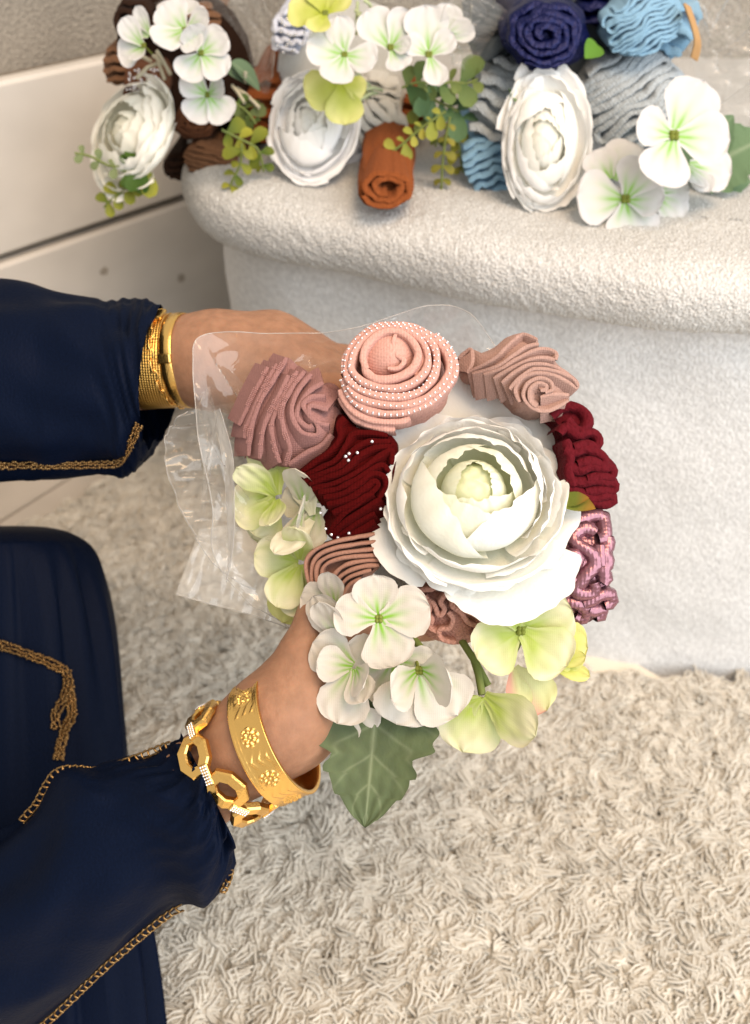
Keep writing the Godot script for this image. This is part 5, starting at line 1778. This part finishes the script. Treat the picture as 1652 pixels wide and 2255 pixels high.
func blue_bouquet() -> void:
	var z := -0.745
	var B := thing("blue_bouquet", "bouquet of navy velvet, light blue and grey knit scarf rolls with a white rose", "bouquet", at(1300, 250, dz(1300, 250, z)), "scarf bouquets lying on the carpeted step")
	var o := B6
	stalks(B, [700, 400], o, z, M.dark_grey)
	back_roll(B, "navy crushed velvet scarf coiled like a rose", M.navy_velvet, o, [510, 190], 265, 225, 0.0, z + 0.01, "coil", 54, 4, 21.0)
	back_roll(B, "light blue scarf gathered in looping flat folds at the top", M.sky_cloth, o, [1060, 130], 250, 175, -0.55, z, "ruffle", 22, 13, 22.0)
	back_roll(B, "", M.sky_cloth, o, [1260, 170], 90, 200, 0.5, z - 0.02, "pleat", 50, 3, 23.0)
	back_roll(B, "large grey knitted scarf roll in crowded wavy folds", M.grey_knit, o, [1010, 560], 330, 310, -0.55, z + 0.005, "ruffle", 42, 13, 24.0)
	back_roll(B, "grey knitted scarf roll at the left side", M.grey_knit, o, [255, 560], 150, 280, 0.35, z - 0.01, "pleat", 56, 5, 25.0)
	back_roll(B, "light blue scarf roll low at the left", M.sky_cloth, o, [180, 930], 125, 195, -0.4, z + 0.015, "pleat", 34, 7, 26.0)
	back_roll(B, "", M.dark_grey, o, [210, 210], 150, 150, -0.6, z - 0.03, "pleat", 90, 2, 27.0)
	back_roll(B, "", M.navy_velvet, o, [640, 1150], 210, 60, 0.0, z + 0.0, "pleat", 50, 2, 28.0)
	back_roll(B, "", M.navy_velvet, o, [800, 40], 110, 110, 0.0, z - 0.04, "pleat", 60, 3, 29.0)
	back_rose(B, "tall white silk rose between the grey knitted rolls", o, [510, 790], z, 0.045, Vector3(-0.05, -0.2, 1), 265, Color(0.9, 0.9, 0.8), Color(0.93, 0.93, 0.92), 9.0, 1.55)
	var W = hydrangea_cool
	back_floret(B, o, [1222, 762], z, 0.085, Vector3(0.05, 0.0, 1), 300, [[62, 3, 6, 1.1, 1.0], [-5, 3, 6, 1.0, 1.05], [-108, 3, 6, 0.98, 1.05], [165, 3, 6, 0.72, 1.1]], W, 41.0)
	back_floret(B, o, [955, 1115], z, 0.085, Vector3(-0.05, 0.0, 1), 265, [[178, 4, 6, 1.0, 1.2], [-78, 4, 6, 0.85, 1.4], [-10, 20, 8, 0.75, 1.1], [65, 42, 15, 0.9, 1.1]], W, 42.0)
	back_floret(B, o, [880, 1010], z, 0.07, Vector3(-0.1, 0.2, 1), 240, [[55, 4, 4, 1.0, 1.2], [120, 4, 4, 0.8, 1.1]], W, 43.0, false)
	back_floret(B, o, [1120, 1090], z, 0.07, Vector3(0.1, 0.0, 1), 230, [[10, 4, 6, 0.8, 1.0], [-40, 4, 6, 0.85, 1.0]], W, 44.0, false)
	back_floret(B, o, [1300, 920], z, 0.06, Vector3(0.2, 0.0, 1), 250, [[-10, 4, 6, 1.0, 1.0], [-60, 20, 6, 0.8, 0.7], [-88, 35, 10, 0.9, 0.5]], W, 45.0, false)
	for q in [[1300, 1000, 1760, 760, 1.9], [1290, 980, 1560, 640, 1.5], [1330, 1050, 1660, 1010, 1.6]]:
		var a := pt([q[0], q[1]], o)
		var b := pt([q[2], q[3]], o)
		var A := at(a.x, a.y, dz(a.x, a.y, z) - 0.02)
		var Bv := at(b.x, b.y, dz(b.x, b.y, z) - 0.02)
		var s := Shape.new()
		var wk: float = q[4]
		blade(s, along(A, Bv - A, C * Vector3(0.1, 0.3, 1)), (Bv - A).length(), func(t): return leaf_width(t) * wk * (1.0 + 0.12 * (fposmod(t * 5.0, 1.0) - 0.5)), 0.15, -0.3, 0.15, func(t, u): return Color(0.15, 0.24, 0.13).lerp(Color(0.34, 0.42, 0.28), exp(-pow(u / 0.05, 2.0)) * 0.6), 16, 50)
		part("leaf", s, M.green, B)
	for q in [[800, 250, 735, 320, 1.2], [330, 520, 345, 560, 1.0]]:
		var a := pt([q[0], q[1]], o)
		var b := pt([q[2], q[3]], o)
		var A := at(a.x, a.y, dz(a.x, a.y, z) - 0.01)
		var Bv := at(b.x, b.y, dz(b.x, b.y, z) - 0.03)
		var s := Shape.new()
		blade(s, along(A, Bv - A, C * Vector3(0.4, 0.3, 1)), (Bv - A).length(), func(t): return leaf_width(t) * 1.4, 0.1, -0.3, 0.3, func(t, u): return Color(0.1, 0.22, 0.03), 8, 14)
		part("leaf", s, M.green, B)
	back_film(B, o, [[1250, 60], [1330, 300], [1350, 480], [1400, 640]], [[1500, -160], [1640, 100], [1720, 400], [1640, 720]], z, 0.0, 51.0)
	back_film(B, o, [[300, 60], [240, 160], [150, 300], [120, 420]], [[60, -80], [-60, 60], [-60, 200], [20, 380]], z, 0.0, 57.0)
	# raffia tie
	for i in 5:
		var s := Shape.new()
		var l := PackedVector3Array()
		for q in [[1285, 20], [1320, 120], [1345, 230], [1325, 320]]:
			var p := pt([q[0] + i * 7, q[1] + i * 5], o)
			l.append(at(p.x, p.y, dz(p.x, p.y, z) - 0.012 + 0.002 * i))
		s.tube(spline3(l, 12), 0.0011, 5)
		part("raffia_strand", s, M.raffia, B)
